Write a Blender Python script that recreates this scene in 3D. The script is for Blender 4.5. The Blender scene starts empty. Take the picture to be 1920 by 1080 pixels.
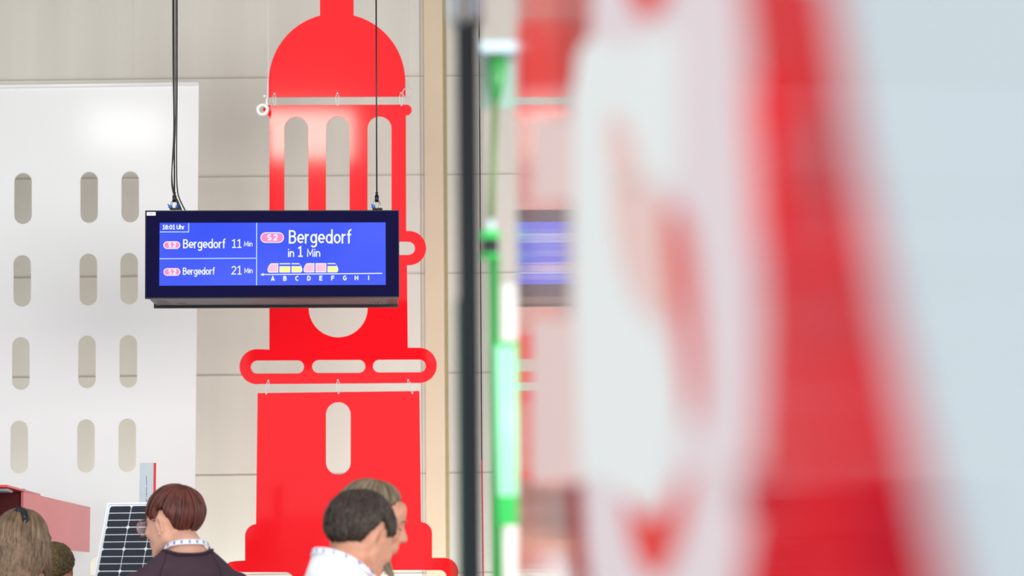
import bpy, bmesh, math, random
import numpy as np
from mathutils import Vector, Matrix, Euler

# ------------------------------------------------------------------ camera
SC = bpy.context.scene
COL = SC.collection
R = math.radians
FPX = 3733.0                       # 70 mm lens on a 36 mm sensor at 1920 px
CAMZ = 1.60
CAM_M = Matrix.Translation((0, 0, CAMZ)) @ Matrix.Rotation(R(90 + 6.9), 4, 'X') @ Matrix.Rotation(R(-0.6), 4, 'Z')
cd = bpy.data.cameras.new('camera')
cam = bpy.data.objects.new('camera', cd); COL.objects.link(cam)
cam.matrix_world = CAM_M
cd.sensor_width = 36.0; cd.lens = FPX / 1920 * 36.0
cd.clip_start = 0.05; cd.clip_end = 200
cd.dof.use_dof = True; cd.dof.focus_distance = 9.1; cd.dof.aperture_fstop = 2.6
SC.camera = cam

# ------------------------------------------------------------------ world, lights, exposure
SC.view_settings.view_transform = 'Standard'
SC.view_settings.look = 'None'
SC.view_settings.gamma = 1.0
SC.view_settings.use_curve_mapping = False
SC.view_settings.exposure = 0.0
world = bpy.data.worlds.new('hall_light'); SC.world = world; world.use_nodes = True
wb = world.node_tree.nodes['Background']
wb.inputs[0].default_value = (0.93, 0.97, 1.0, 1); wb.inputs[1].default_value = 0.76

def area(name, loc, target, sx, sy, power, col=(1, 1, 1)):
    l = bpy.data.lights.new(name, 'AREA'); l.shape = 'RECTANGLE'; l.size = sx; l.size_y = sy
    l.energy = power; l.color = col
    o = bpy.data.objects.new(name, l); COL.objects.link(o); o.location = loc
    o.rotation_euler = (Vector(target) - Vector(loc)).to_track_quat('-Z', 'Y').to_euler()
    return o
area('left_fill_light', (-9.5, -1.5, 2.6), (0, 1.6, 1.8), 3, 3, 250, (.97, .985, 1))  # added fill from the left for the near board, no window there
area('right_fill_light', (5.8, -3.2, 2.7), (-2, 12, 1.5), 8.5, 4.2, 1330, (1, .995, .985))  # added soft fill from the right, not a hall lamp
area('side_fill_light', (-11.5, 2.0, 2.4), (-3, 11, 2.2), 3, 3, 120, (.98, .99, 1))  # added fill from the left for the hanging boards
area('wall_base_fill', (-1.0, 12.0, .12), (-1.0, 13.0, .9), 7, .25, 88, (.97, 1, .95))  # added unseen uplight that brightens the foot of the back wall
# two ceiling spot panels whose reflections show in the glossy boards
area('ceiling_spot_panel', (-3.85, 3.0, 5.62), (-2.2, 11, 3.7), 0.75, 0.36, 9, (1, .97, .9))
area('ceiling_spot_panel', (-2.0, 3.0, 5.42), (-1.1, 11, 3.6), 0.95, 0.46, 26, (1, .92, .8))

def s2l(c):
    c = c / 255.0
    return c / 12.92 if c <= 0.04045 else ((c + 0.055) / 1.055) ** 2.4
def rgb(r, g, b): return (s2l(r), s2l(g), s2l(b), 1.0)

# ------------------------------------------------------------------ materials
def mat(name, col, rough=0.5, metal=0.0, spec=0.5, coat=0.0, noise=0.0, nscale=20, bump=0.0, bscale=80, emis=None, estr=1.0, sss=0.0, alpha=1.0, trans=0.0):
    m = bpy.data.materials.new(name); m.use_nodes = True
    nt = m.node_tree; b = nt.nodes['Principled BSDF']
    b.inputs['Base Color'].default_value = col
    b.inputs['Roughness'].default_value = rough
    b.inputs['Metallic'].default_value = metal
    b.inputs['Specular IOR Level'].default_value = spec
    b.inputs['Coat Weight'].default_value = coat
    b.inputs['Alpha'].default_value = alpha
    b.inputs['Transmission Weight'].default_value = trans
    if sss: 
        b.inputs['Subsurface Weight'].default_value = sss
        b.inputs['Subsurface Radius'].default_value = (1, .35, .2); b.inputs['Subsurface Scale'].default_value = 0.008
    tc = nt.nodes.new('ShaderNodeTexCoord')
    if noise:
        n = nt.nodes.new('ShaderNodeTexNoise'); n.inputs['Scale'].default_value = nscale; n.inputs['Detail'].default_value = 4
        nt.links.new(tc.outputs['Object'], n.inputs['Vector'])
        rp = nt.nodes.new('ShaderNodeValToRGB')
        rp.color_ramp.elements[0].position = .3; rp.color_ramp.elements[1].position = .7
        rp.color_ramp.elements[0].color = tuple(max(0, c * (1 - noise)) for c in col[:3]) + (1,)
        rp.color_ramp.elements[1].color = tuple(min(1, c * (1 + noise)) for c in col[:3]) + (1,)
        nt.links.new(n.outputs['Fac'], rp.inputs['Fac']); nt.links.new(rp.outputs['Color'], b.inputs['Base Color'])
    if bump:
        n2 = nt.nodes.new('ShaderNodeTexNoise'); n2.inputs['Scale'].default_value = bscale
        nt.links.new(tc.outputs['Object'], n2.inputs['Vector'])
        bp = nt.nodes.new('ShaderNodeBump'); bp.inputs['Strength'].default_value = bump; bp.inputs['Distance'].default_value = .01
        nt.links.new(n2.outputs['Fac'], bp.inputs['Height']); nt.links.new(bp.outputs['Normal'], b.inputs['Normal'])
    if emis:
        b.inputs['Emission Color'].default_value = emis; b.inputs['Emission Strength'].default_value = estr
    return m

M = {}
M['board_white'] = mat('board_white', rgb(234, 235, 235), rough=.12, spec=.45, noise=.012, nscale=1.5)
M['board_red'] = mat('board_red', rgb(252, 22, 34), rough=.075, spec=.5, noise=.02, nscale=1.3)
M['black_metal'] = mat('black_metal', rgb(14, 15, 20), rough=.35, noise=.1)
M['grey_metal'] = mat('grey_metal', rgb(122, 130, 142), rough=.55, metal=.0, noise=.06, nscale=8)
M['bezel'] = mat('bezel', rgb(10, 6, 52), rough=.12, spec=.12, noise=.06, nscale=3)
M['cable'] = mat('cable_black', rgb(20, 20, 22), rough=.4, noise=.1)
M['steel'] = mat('steel', rgb(150, 152, 156), rough=.25, metal=1.0, noise=.1)
M['blue_knob'] = mat('blue_knob', rgb(40, 110, 200), rough=.35, noise=.1)
M['clear_plastic'] = mat('clear_plastic', rgb(235, 235, 232), rough=.2, noise=.03)
M['rope'] = mat('white_rope', rgb(248, 246, 242), rough=.5, noise=.03)
M['thin_wire'] = mat('thin_wire', rgb(205, 200, 190), rough=.4, noise=.05)
M['frame_white'] = mat('frame_white', rgb(236, 240, 244), rough=.35, noise=.02)
M['aluminium'] = mat('aluminium', rgb(180, 190, 198), rough=.5, metal=.15, noise=.05, nscale=30)
M['red_paint'] = mat('red_paint', rgb(222, 20, 34), rough=.45, noise=.05)
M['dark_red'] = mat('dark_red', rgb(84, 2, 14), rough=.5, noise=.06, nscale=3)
M['pink_board'] = mat('pink_board', rgb(222, 118, 120), rough=.35, noise=.04, nscale=3)
M['slate'] = mat('slate_profile', rgb(36, 48, 54), rough=.7, noise=.06, nscale=12)
M['pale_metal'] = mat('pale_metal', rgb(186, 205, 214), rough=.4, noise=.04)
M['green_cord'] = mat('green_cord', rgb(96, 122, 66), rough=.5, noise=.08)
M['green_tube'] = mat('green_tube', rgb(56, 140, 70), rough=.35, noise=.05, nscale=5)
M['white_tube'] = mat('white_tube', rgb(222, 214, 212), rough=.35, noise=.03, nscale=5)
M['led_green'] = mat('led_green', rgb(30, 110, 50), rough=.4, emis=rgb(70, 220, 108), estr=.95)
M['led_core'] = mat('led_core', rgb(60, 130, 80), rough=.4, emis=rgb(180, 255, 214), estr=1.15)
M['led_edge'] = mat('led_edge', rgb(40, 150, 70), rough=.4, emis=rgb(60, 190, 90), estr=.5)
M['led_dot'] = mat('led_dot', rgb(120, 255, 150), rough=.4, emis=rgb(120, 255, 150), estr=1.6)
M['led_red'] = mat('led_red', rgb(230, 50, 70), rough=.4, emis=rgb(245, 70, 90), estr=1.0)
M['green_spill'] = mat('green_spill', rgb(50, 130, 96), rough=.4, emis=rgb(40, 120, 85), estr=.25)  # green light on the post edge, put into colour and glow

def emit(name, r, g, b, k=1.0):
    m = bpy.data.materials.new(name); m.use_nodes = True; nt = m.node_tree
    p = nt.nodes['Principled BSDF']; p.inputs['Base Color'].default_value = (0.01, 0.01, 0.01, 1); p.inputs['Roughness'].default_value = .3
    p.inputs['Specular IOR Level'].default_value = .2
    p.inputs['Emission Color'].default_value = rgb(r, g, b); p.inputs['Emission Strength'].default_value = k
    return m
M['scr_white'] = emit('screen_white', 246, 250, 255)
M['scr_line'] = emit('screen_line', 190, 222, 255)
M['scr_pink'] = emit('screen_pink', 255, 140, 205)
M['scr_lpink'] = emit('screen_light_pink', 255, 196, 226)
M['scr_yellow'] = emit('screen_yellow', 255, 250, 150)

def screen_mat():
    m = emit('screen_blue', 52, 88, 250)
    nt = m.node_tree; p = nt.nodes['Principled BSDF']
    tc = nt.nodes.new('ShaderNodeTexCoord'); n = nt.nodes.new('ShaderNodeTexNoise'); n.inputs['Scale'].default_value = 2.2; n.inputs['Detail'].default_value = 1
    rp = nt.nodes.new('ShaderNodeValToRGB'); rp.color_ramp.elements[0].position = .3; rp.color_ramp.elements[1].position = .72
    rp.color_ramp.elements[0].color = rgb(36, 72, 246); rp.color_ramp.elements[1].color = rgb(70, 96, 252)
    nt.links.new(tc.outputs['Object'], n.inputs['Vector']); nt.links.new(n.outputs['Fac'], rp.inputs['Fac']); nt.links.new(rp.outputs['Color'], p.inputs['Emission Color'])
    return m
M['screen'] = screen_mat()

def wall_mat():
    m = mat('wall_panel_beige', rgb(205, 196, 178), rough=.3, spec=.4)
    nt = m.node_tree; b = nt.nodes['Principled BSDF']; tc = nt.nodes.new('ShaderNodeTexCoord')
    mp = nt.nodes.new('ShaderNodeMapping'); mp.inputs['Scale'].default_value = (3.2, 1, .25)
    n = nt.nodes.new('ShaderNodeTexNoise'); n.inputs['Scale'].default_value = 1.0; n.inputs['Detail'].default_value = 3
    rp = nt.nodes.new('ShaderNodeValToRGB'); rp.color_ramp.elements[0].position = .3; rp.color_ramp.elements[1].position = .7
    rp.color_ramp.elements[0].color = rgb(213, 210, 202); rp.color_ramp.elements[1].color = rgb(224, 221, 212)
    nt.links.new(tc.outputs['Object'], mp.inputs['Vector']); nt.links.new(mp.outputs['Vector'], n.inputs['Vector'])
    nt.links.new(n.outputs['Fac'], rp.inputs['Fac']); nt.links.new(rp.outputs['Color'], b.inputs['Base Color'])
    bp = nt.nodes.new('ShaderNodeBump'); bp.inputs['Strength'].default_value = .25; bp.inputs['Distance'].default_value = .02
    nt.links.new(n.outputs['Fac'], bp.inputs['Height']); nt.links.new(bp.outputs['Normal'], b.inputs['Normal'])
    return m
M['wall'] = wall_mat()
M['column'] = mat('column_beige', rgb(214, 196, 170), rough=.45, noise=.03, nscale=3)
M['edge_olive'] = mat('edge_olive', rgb(160, 146, 104), rough=.5, noise=.05)
M['groove'] = mat('groove', rgb(160, 150, 134), rough=.7, noise=.05)
M['floor'] = mat('hall_floor', rgb(176, 172, 166), rough=.55, noise=.08, nscale=3)

# glossy printed film of the near board: fine ripples across its length smear reflections sideways
def film(name, col, spec=.5, amp=.05, rough=.045):
    m = mat(name, col, rough=rough, spec=spec)
    nt = m.node_tree; b = nt.nodes['Principled BSDF']; tc = nt.nodes.new('ShaderNodeTexCoord')
    mp = nt.nodes.new('ShaderNodeMapping'); mp.inputs['Scale'].default_value = (1, 1, .01)
    n = nt.nodes.new('ShaderNodeTexNoise'); n.inputs['Scale'].default_value = 60; n.inputs['Detail'].default_value = 2
    nt.links.new(tc.outputs['Object'], mp.inputs['Vector']); nt.links.new(mp.outputs['Vector'], n.inputs['Vector'])
    bp = nt.nodes.new('ShaderNodeBump'); bp.inputs['Strength'].default_value = amp; bp.inputs['Distance'].default_value = .01
    nt.links.new(n.outputs['Fac'], bp.inputs['Height']); nt.links.new(bp.outputs['Normal'], b.inputs['Normal'])
    return m
M['film_white'] = film('film_white', rgb(212, 225, 232), spec=.02)
M['film_gloss'] = film('film_gloss', rgb(238, 216, 210), spec=.32, rough=.03)
M['reflect_top'] = film('reflect_coral', rgb(216, 98, 90), spec=.01)  # colour of the red reflection painted at the board's top left
M['film_logo'] = film('film_logo_white', rgb(234, 220, 224), spec=.0)
M['film_letter'] = film('film_letter_white', rgb(238, 241, 240), spec=.0)
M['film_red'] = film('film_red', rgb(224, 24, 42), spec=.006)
M['reflect_crimson'] = film('reflect_crimson', rgb(196, 14, 44), spec=.02)  # colour of the dark red reflections painted on the board
M['film_rose'] = film('film_rose', rgb(240, 206, 200), spec=.0)
M['film_counter'] = film('film_counter', rgb(236, 84, 80), spec=.0)

# ------------------------------------------------------------------ mesh helpers
def ray(px, py):
    d = Vector(((px - 960) / FPX, (540 - py) / FPX, -1.0))
    return CAM_M.to_3x3() @ d
def P(px, py, Y):
    d = ray(px, py); k = Y / d.y
    return Vector((d.x * k, Y, CAMZ + d.z * k))

def link(name, me, m=None, parent=None, smooth=False):
    o = bpy.data.objects.new(name, me); COL.objects.link(o)
    if m is not None: me.materials.append(m)
    if parent is not None: o.parent = parent
    if smooth:
        for p in me.polygons: p.use_smooth = True
    return o
def empty(name, loc=(0, 0, 0), rz=0.0):
    o = bpy.data.objects.new(name, None); COL.objects.link(o); o.location = loc; o.rotation_euler = (0, 0, rz); o.empty_display_size = .1
    return o
def tag(o, label=None, cat=None, group=None, kind=None):
    if label: o['label'] = label
    if cat: o['category'] = cat
    if group: o['group'] = group
    if kind: o['kind'] = kind
    return o

class MB:
    def __init__(s): s.v = []; s.f = []
    def add(s, vs, fs):
        k = len(s.v); s.v += [tuple(v) for v in vs]; s.f += [tuple(i + k for i in f) for f in fs]; return s
    def box(s, x0, x1, y0, y1, z0, z1):
        return s.add([(x0,y0,z0),(x1,y0,z0),(x1,y1,z0),(x0,y1,z0),(x0,y0,z1),(x1,y0,z1),(x1,y1,z1),(x0,y1,z1)],
                     [(0,3,2,1),(4,5,6,7),(0,1,5,4),(1,2,6,5),(2,3,7,6),(3,0,4,7)])
    def hexa(s, a, b):      # two quads a (front) b (back)
        return s.add(list(a) + list(b), [(0,1,2,3),(7,6,5,4),(0,4,5,1),(1,5,6,2),(2,6,7,3),(3,7,4,0)])
    def tube(s, pts, r, n=8, closed=False):
        pts = [Vector(p) for p in pts]; N = len(pts); vs = []; fs = []
        up = None
        for i, p in enumerate(pts):
            if closed: t = pts[(i + 1) % N] - pts[i - 1]
            else: t = pts[min(i + 1, N - 1)] - pts[max(i - 1, 0)]
            t.normalize()
            if up is None:
                up = t.orthogonal().normalized()
            else:
                up = (up - t * up.dot(t))
                up = up.normalized() if up.length > 1e-6 else t.orthogonal().normalized()
            b = t.cross(up); rr = r[i] if isinstance(r, (list, tuple)) else r
            for k in range(n):
                a = 2 * math.pi * k / n
                vs.append(p + up * (math.cos(a) * rr) + b * (math.sin(a) * rr))
        M_ = N if closed else N - 1
        for i in range(M_):
            j = (i + 1) % N
            for k in range(n):
                l = (k + 1) % n
                fs.append((i*n+k, i*n+l, j*n+l, j*n+k))
        if not closed:
            fs.append(tuple(range(n))[::-1]); fs.append(tuple((N-1)*n + k for k in range(n)))
        return s.add(vs, fs)
    def ball(s, c, r, n=12, rot=None):
        c = Vector(c); r = r if isinstance(r, (tuple, list, Vector)) else (r, r, r)
        vs = [];  fs = []; m = n // 2
        for i in range(1, m):
            th = math.pi * i / m
            for k in range(n):
                a = 2 * math.pi * k / n
                p = Vector((math.sin(th)*math.cos(a)*r[0], math.sin(th)*math.sin(a)*r[1], math.cos(th)*r[2]))
                vs.append(c + (rot @ p if rot is not None else p))
        t = Vector((0, 0, r[2])); 
        vs.append(c + (rot @ t if rot is not None else t)); vs.append(c - (rot @ t if rot is not None else t))
        T = len(vs) - 2; B = T + 1
        for k in range(n):
            l = (k + 1) % n
            fs.append((T, k, l)); fs.append((B, (m-2)*n + l, (m-2)*n + k))
            for i in range(m - 2): fs.append((i*n+k, (i+1)*n+k, (i+1)*n+l, i*n+l))
        return s.add(vs, fs)
    def build(s, name, m=None, parent=None, smooth=False, bevel=0):
        me = bpy.data.meshes.new(name); me.from_pydata(s.v, [], s.f); me.update()
        bm = bmesh.new(); bm.from_mesh(me); bmesh.ops.recalc_face_normals(bm, faces=bm.faces); bm.to_mesh(me); bm.free()
        o = link(name, me, m, parent, smooth)
        if bevel:
            b = o.modifiers.new('bevel', 'BEVEL'); b.width = bevel; b.segments = 2; b.limit_method = 'ANGLE'
        return o

# flat outlines: capsule / arc point lists in pixel units, y downwards
def arc(cx, cy, r, a0, a1, n=14, ry=None):
    ry = ry or r
    return [(cx + r*math.cos(R(a0 + (a1-a0)*i/n)), cy - ry*math.sin(R(a0 + (a1-a0)*i/n))) for i in range(n + 1)]
def capsule(x0, y0, x1, y1, n=14):
    w, h = x1 - x0, y1 - y0
    if h > w:
        r = w / 2; return arc((x0+x1)/2, y0 + r, r, 180, 0, n) + arc((x0+x1)/2, y1 - r, r, 0, -180, n)
    r = h / 2; return arc(x0 + r, (y0+y1)/2, r, 270, 90, n) + arc(x1 - r, (y0+y1)/2, r, 90, -90, n)
def shear(pts, k, x0): return [(x, y - k * (x - x0)) for x, y in pts]

def filled(name, loops, thick, m=None, parent=None, to3d=None):
    """A plate with holes: loops in metres (u, w); to3d(u, w, t) gives the 3D point, t 0..thick."""
    cu = bpy.data.curves.new('tmp', 'CURVE'); cu.dimensions = '2D'; cu.fill_mode = 'BOTH'; cu.extrude = thick / 2
    for lp in loops:
        sp = cu.splines.new('POLY'); sp.points.add(len(lp) - 1)
        for p, (u, w) in zip(sp.points, lp): p.co = (u, w, 0, 1)
        sp.use_cyclic_u = True
    ob = bpy.data.objects.new('tmp', cu)
    me = bpy.data.meshes.new_from_object(ob)
    bpy.data.objects.remove(ob); bpy.data.curves.remove(cu)
    for v in me.vertices: v.co = to3d(v.co.x, v.co.y, v.co.z + thick / 2)
    me.name = name; me.materials.clear()
    me.update()
    bm = bmesh.new(); bm.from_mesh(me); bmesh.ops.remove_doubles(bm, verts=bm.verts, dist=1e-5)
    bmesh.ops.recalc_face_normals(bm, faces=bm.faces); bm.to_mesh(me); bm.free()
    return link(name, me, m, parent)
def plate(name, loops_px, Y, thick, m, parent=None):
    loops = [[(P(x, y, Y).x, P(x, y, Y).z) for x, y in lp] for lp in loops_px]
    return filled(name, loops, thick, m, parent, lambda u, w, t: Vector((u, Y + t, w)))

# own lettering, drawn as strokes: centre lines on a cap height of 1
def ga(cx, cy, rx, ry, a0, a1, n=10): return [(cx + rx*math.cos(R(a0+(a1-a0)*i/n)), cy + ry*math.sin(R(a0+(a1-a0)*i/n))) for i in range(n+1)]
GL = {
 'B': (.60, [[(.08,0),(.08,1)], [(.08,.93),(.30,.93)]+ga(.30,.735,.17,.195,90,-90)+[(.08,.54)], [(.30,.54)]+ga(.30,.305,.21,.235,90,-90)+[(.08,.07)]]),
 'e': (.54, [[(.08,.37),(.46,.37)]+ga(.27,.38,.20,.28,0,300,22)+[(.44,.12)]]),
 'r': (.38, [[(.08,0),(.08,.72)], [(.08,.42)]+ga(.30,.42,.22,.23,180,85,8)]),
 'g': (.56, [ga(.27,.37,.19,.28,0,360,24), [(.46,.72),(.46,-.05)]+ga(.27,-.05,.19,.17,0,-150,12)]),
 'd': (.57, [ga(.27,.36,.19,.29,0,360,24), [(.48,0),(.48,1.05)]]),
 'o': (.56, [ga(.28,.36,.20,.29,0,360,24)]),
 'f': (.36, [[(.16,0),(.16,.82)]+ga(.32,.82,.16,.18,180,80,8), [(.02,.66),(.33,.66)]]),
 'i': (.22, [[(.11,0),(.11,.72)], [(.11,.86),(.11,1.0)]]),
 'n': (.54, [[(.08,0),(.08,.72)], [(.08,.42)]+ga(.27,.42,.19,.23,180,0,12)+[(.46,0)]]),
 'h': (.54, [[(.08,0),(.08,1.05)], [(.08,.42)]+ga(.27,.42,.19,.23,180,0,12)+[(.46,0)]]),
 'M': (.78, [[(.08,0),(.10,.97),(.39,.25),(.68,.97),(.70,0)]]),
 'U': (.62, [[(.08,1),(.08,.32)]+ga(.31,.30,.23,.23,180,360,14)+[(.54,1)]]),
 'S': (.56, [ga(.28,.73,.19,.20,35,270,14)+ga(.28,.28,.20,.21,90,-150,14)]),
 '0': (.58, [ga(.29,.5,.21,.43,0,360,26)]),
 '1': (.50, [[(.06,.80),(.28,.95),(.28,.07)], [(.06,.06),(.48,.06)]]),
 '2': (.56, [ga(.27,.70,.20,.23,165,-35,14)+[(.08,.07),(.50,.07)]]),
 '8': (.58, [ga(.29,.74,.17,.19,0,360,20), ga(.29,.29,.21,.22,0,360,20)]),
 ':': (.24, [[(.12,.06),(.12,.22)], [(.12,.52),(.12,.68)]]),
 ' ': (.26, []),
 'A': (.62, [[(.05,0),(.31,.96),(.57,0)], [(.14,.28),(.48,.28)]]),
 'C': (.58, [ga(.33,.5,.25,.43,50,310,20)]),
 'D': (.60, [[(.08,0),(.08,1)], [(.08,.93),(.24,.93)]+ga(.24,.5,.27,.43,90,-90,16)+[(.08,.07)]]),
 'E': (.50, [[(.46,.93),(.08,.93),(.08,.07),(.46,.07)], [(.08,.52),(.42,.52)]]),
 'F': (.50, [[(.46,.93),(.08,.93),(.08,0)], [(.08,.50),(.42,.50)]]),
 'G': (.62, [ga(.33,.5,.25,.43,50,340,22)+[(.56,.48),(.36,.48)]]),
 'H': (.62, [[(.08,0),(.08,1)], [(.54,0),(.54,1)], [(.08,.52),(.54,.52)]]),
 'I': (.22, [[(.11,0),(.11,1)]]),
}
def text_mesh(name, body, x0, x1, ytop, ybot, to3d, m, parent, t=.15, off=.0015):
    strokes = []; x = 0
    for ch in body:
        w, st = GL[ch]
        for q in st: strokes.append([(x + a, b) for a, b in q])
        x += w + .02
    polys = []
    W_ = x1 - x0; Hh = abs(ybot - ytop)
    cap0 = [b for q in strokes for a, b in q]; lo_, hi_ = min(min(cap0), 0), max(max(cap0), 1)
    sx = W_ / (x - .02); sy = Hh / (hi_ - lo_)
    tw = t * sy                        # even stroke width in both directions
    mb = MB(); z = off
    for q in strokes:
        pts = [Vector((x0 + a * sx, ybot - (b - lo_) * sy)) for a, b in q]
        pts = [p for i, p in enumerate(pts) if i == 0 or (p - pts[i-1]).length > tw * .12]
        closed = len(pts) > 3 and (pts[0] - pts[-1]).length < tw * .2
        if closed: pts = pts[:-1]
        N = len(pts); L = []; Rr = []
        for i, p in enumerate(pts):
            a_ = pts[i-1] if (i or closed) else None; c_ = pts[(i+1) % N] if (i < N-1 or closed) else None
            d1 = (p - a_).normalized() if a_ is not None else None; d2 = (c_ - p).normalized() if c_ is not None else None
            if d1 is None: d1 = d2
            if d2 is None: d2 = d1
            n1 = Vector((-d1.y, d1.x)); n2 = Vector((-d2.y, d2.x)); mm = (n1 + n2)
            mm = mm.normalized() if mm.length > .2 else n1
            kk = tw / 2 / max(.45, mm.dot(n1)); L.append(p + mm * kk); Rr.append(p - mm * kk)
        vs = [to3d(v.x, v.y, z) for v in L] + [to3d(v.x, v.y, z) for v in Rr]
        fs = [(i, (i+1) % N, N + (i+1) % N, N + i) for i in range(N if closed else N - 1)]
        mb.add(vs, fs)
        z += .000012
    me = bpy.data.meshes.new(name); me.from_pydata(mb.v, [], mb.f); me.update()
    return link(name, me, m, parent)

def copy_tree(o, parent=None):
    c = o.copy(); COL.objects.link(c); c.parent = parent
    for ch in list(o.children): copy_tree(ch, c)
    return c

# ------------------------------------------------------------------ the room
WALLY = 13.0
b = MB(); b.box(-9, 6, WALLY, WALLY + .2, 0, 9); tag(b.build('wall_back', M['wall']), kind='structure')
b = MB(); b.box(-9, 6, -6, WALLY, -.1, 0); tag(b.build('floor', M['floor']), kind='structure')
b = MB(); b.box(-9, 6, 8.6, WALLY + .2, 5.4, 5.6); tag(b.build('shade_ceiling', mat('shade_slab_brown', rgb(90, 80, 66), rough=.8, noise=.05)), kind='structure')  # unseen slab, added to shade the top of the back wall
k = 0
for y0, y1 in ((-40, -46), (146, 143.6), (332, 328), (517, 513), (704, 700), (892, 887), (1079, 1074)):
    a = P(400, y0, WALLY); c = P(820, y1, WALLY); z = (a.z + c.z) / 2; k += 1
    b = MB(); b.box(-9, 6, WALLY - .004, WALLY, z - .0022, z + .0022); tag(b.build('trim_%d' % k, M['groove']), kind='structure')
for px in (790,):
    a = P(px, 500, WALLY); k += 1
    b = MB(); b.box(a.x - .002, a.x + .002, WALLY - .006, WALLY - .002, 0, 9); tag(b.build('trim_%d' % k, M['groove']), kind='structure')
a, c = P(796, 540, WALLY - .1), P(832, 540, WALLY - .1); k += 1
b = MB(); b.box(a.x, c.x, WALLY - .025, WALLY, 0, 9); tag(b.build('trim_%d' % k, M['column']), kind='structure')
a, c2 = c, P(839, 540, WALLY - .1); k += 1
b = MB(); b.box(a.x, c2.x, WALLY - .02, WALLY, 0, 9); tag(b.build('trim_%d' % k, M['edge_olive']), kind='structure')

# ------------------------------------------------------------------ white board with windows
WB = empty('white_building_board', P(100, 1150, 11.3).to_tuple())
tag(WB, 'large white hanging board with rows of rounded window cut-outs', 'board')
def inv(root): 
    bpy.context.view_layer.update(); return root.matrix_world.inverted()
def adopt(o, root):
    o.parent = root; o.matrix_parent_inverse = Matrix.Translation(root.location).inverted() if root.rotation_euler.z == 0 else inv(root)
WBY = 11.3
outer = [(-420, 170), (373, 157), (369, 600), (364, 1085), (364, 1300), (-430, 1300)]
holes = []
cols = {0: [(43, 324, 420), (41.5, 478, 575), (39, 632, 731), (36, 788.5, 888)],
        1: [(167, 322, 418), (165.5, 475.5, 573), (163, 629, 728), (161, 786, 886)],
        2: [(244, 321, 417), (242, 474, 571), (240.5, 628, 727), (238.5, 784.5, 885)]}
for c_, rows in cols.items():
    for (x, y0, y1) in rows: holes.append(capsule(x - 16.5, y0, x + 16.5, y1))
for dx in (-123, -200, -323, -400):
    for r_ in range(4):
        x, y0, y1 = cols[0][r_]; holes.append(capsule(x + dx - 16.5, y0 - dx*.017, x + dx + 16.5, y1 - dx*.017))
holes.append(arc(184, 1060, 16, 180, 0) + [(200, 1140), (168, 1140)])
o = plate('board_sheet', [outer] + holes, WBY, .012, M['board_white'], None); adopt(o, WB)
b = MB(); p0, p1 = P(-420, 168, WBY), P(373, 156.5, WBY)
b.tube([p0, p1], .014, 8); o = b.build('top_rail', M['board_white'], None, True); adopt(o, WB)

# ------------------------------------------------------------------ red tower
TY = 11.0
TW = empty('red_tower_board', P(635, 1150, TY).to_tuple())
tag(TW, 'tall red cut-out tower silhouette hanging in three sheets behind the departure display', 'hanging sign')
dome = [(504, 182), (504, 150)] + arc(632, 153, 128, 177, 104.5, 18) + [(600, -60), (663, -60)] + arc(632, 153, 128, 76, 3, 18) + [(760, 150), (760.5, 181)]
adopt(plate('dome_sheet', [dome], TY, .012, M['board_red']), TW)
lant = [(503, 197)] + [(762, 196)] + arc(762, 206, 10, 90, -90, 8) + [(761, 216), (761.5, 433)] + arc(767, 465, 32, 90, -90, 16) + \
       [(763, 497), (764.5, 652)] + arc(786, 685, 33, 90, -90, 18) + [(482, 720)] + arc(482, 687.5, 33, 270, 90, 18) + [(505, 655.5), (505, 500)] + \
       arc(497, 467, 32, 270, 90, 16) + [(505, 435), (505, 217)] + arc(503, 207, 10, 270, 90, 8)
lh = [capsule(533, 219, 578, 421), capsule(611, 218.5, 655.5, 420), capsule(689, 218, 734, 420),
      capsule(484, 454, 554, 479), capsule(600, 453.5, 668, 478.5), capsule(708, 453, 778, 478),
      arc(634, 577, 55.5, 0, 350, 35), shear(capsule(470, 676, 570, 700.5), .004, 470), shear(capsule(585, 675, 685, 699.5), .004, 585), shear(capsule(699, 674.5, 798.5, 698.5), .004, 699)]
adopt(plate('lantern_sheet', [lant] + lh, TY, .012, M['board_red']), TW)
base = [(483, 737), (786.5, 733), (789.5, 978)] + arc(789, 1000, 21, 80, 0, 8) + [(810, 1046)] + [(833, 1046)] + arc(833, 1073, 27, 80, -90, 14) + \
       [(833, 1112), (834, 1250), (440, 1250), (440, 1116)] + arc(442, 1083, 31, 265, 95, 14) + [(459.5, 1051)] + arc(482, 1005, 22.5, 180, 95, 8)
bh = [capsule(611, 754, 657.5, 890), capsule(424, 1073, 550, 1101), capsule(572, 1071.5, 694, 1099), capsule(712, 1069, 838, 1097)]
adopt(plate('base_sheet', [base] + bh, TY, .012, M['board_red']), TW)
for (x, y0, y1, dx) in ((514.5, 176, 198, 0), (632.5, 175, 197, 0), (751.5, 174.5, 197, 1), (503, 714, 738, -4), (633.5, 713, 737, 1), (765, 713, 737, 8)):
    b = MB(); A_, B_ = P(x, y0, TY - .012), P(x + dx, y1, TY - .012); mid = (A_ + B_) / 2; dv = (B_ - A_)
    n = 20; side = Vector((.008, 0, 0)); 
    b.tube([mid + dv * .5 * math.cos(2*math.pi*i/n) + side * math.sin(2*math.pi*i/n) + Vector((0, -.003 + .018 * (abs(math.cos(2*math.pi*i/n)) > .6), 0)) for i in range(n)], .0022, 6, closed=True)
    b.ball(A_, .0062, 8); b.ball(B_, .0055, 8)
    adopt(b.build('ring_link', M['clear_plastic'], None, True), TW)
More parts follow.
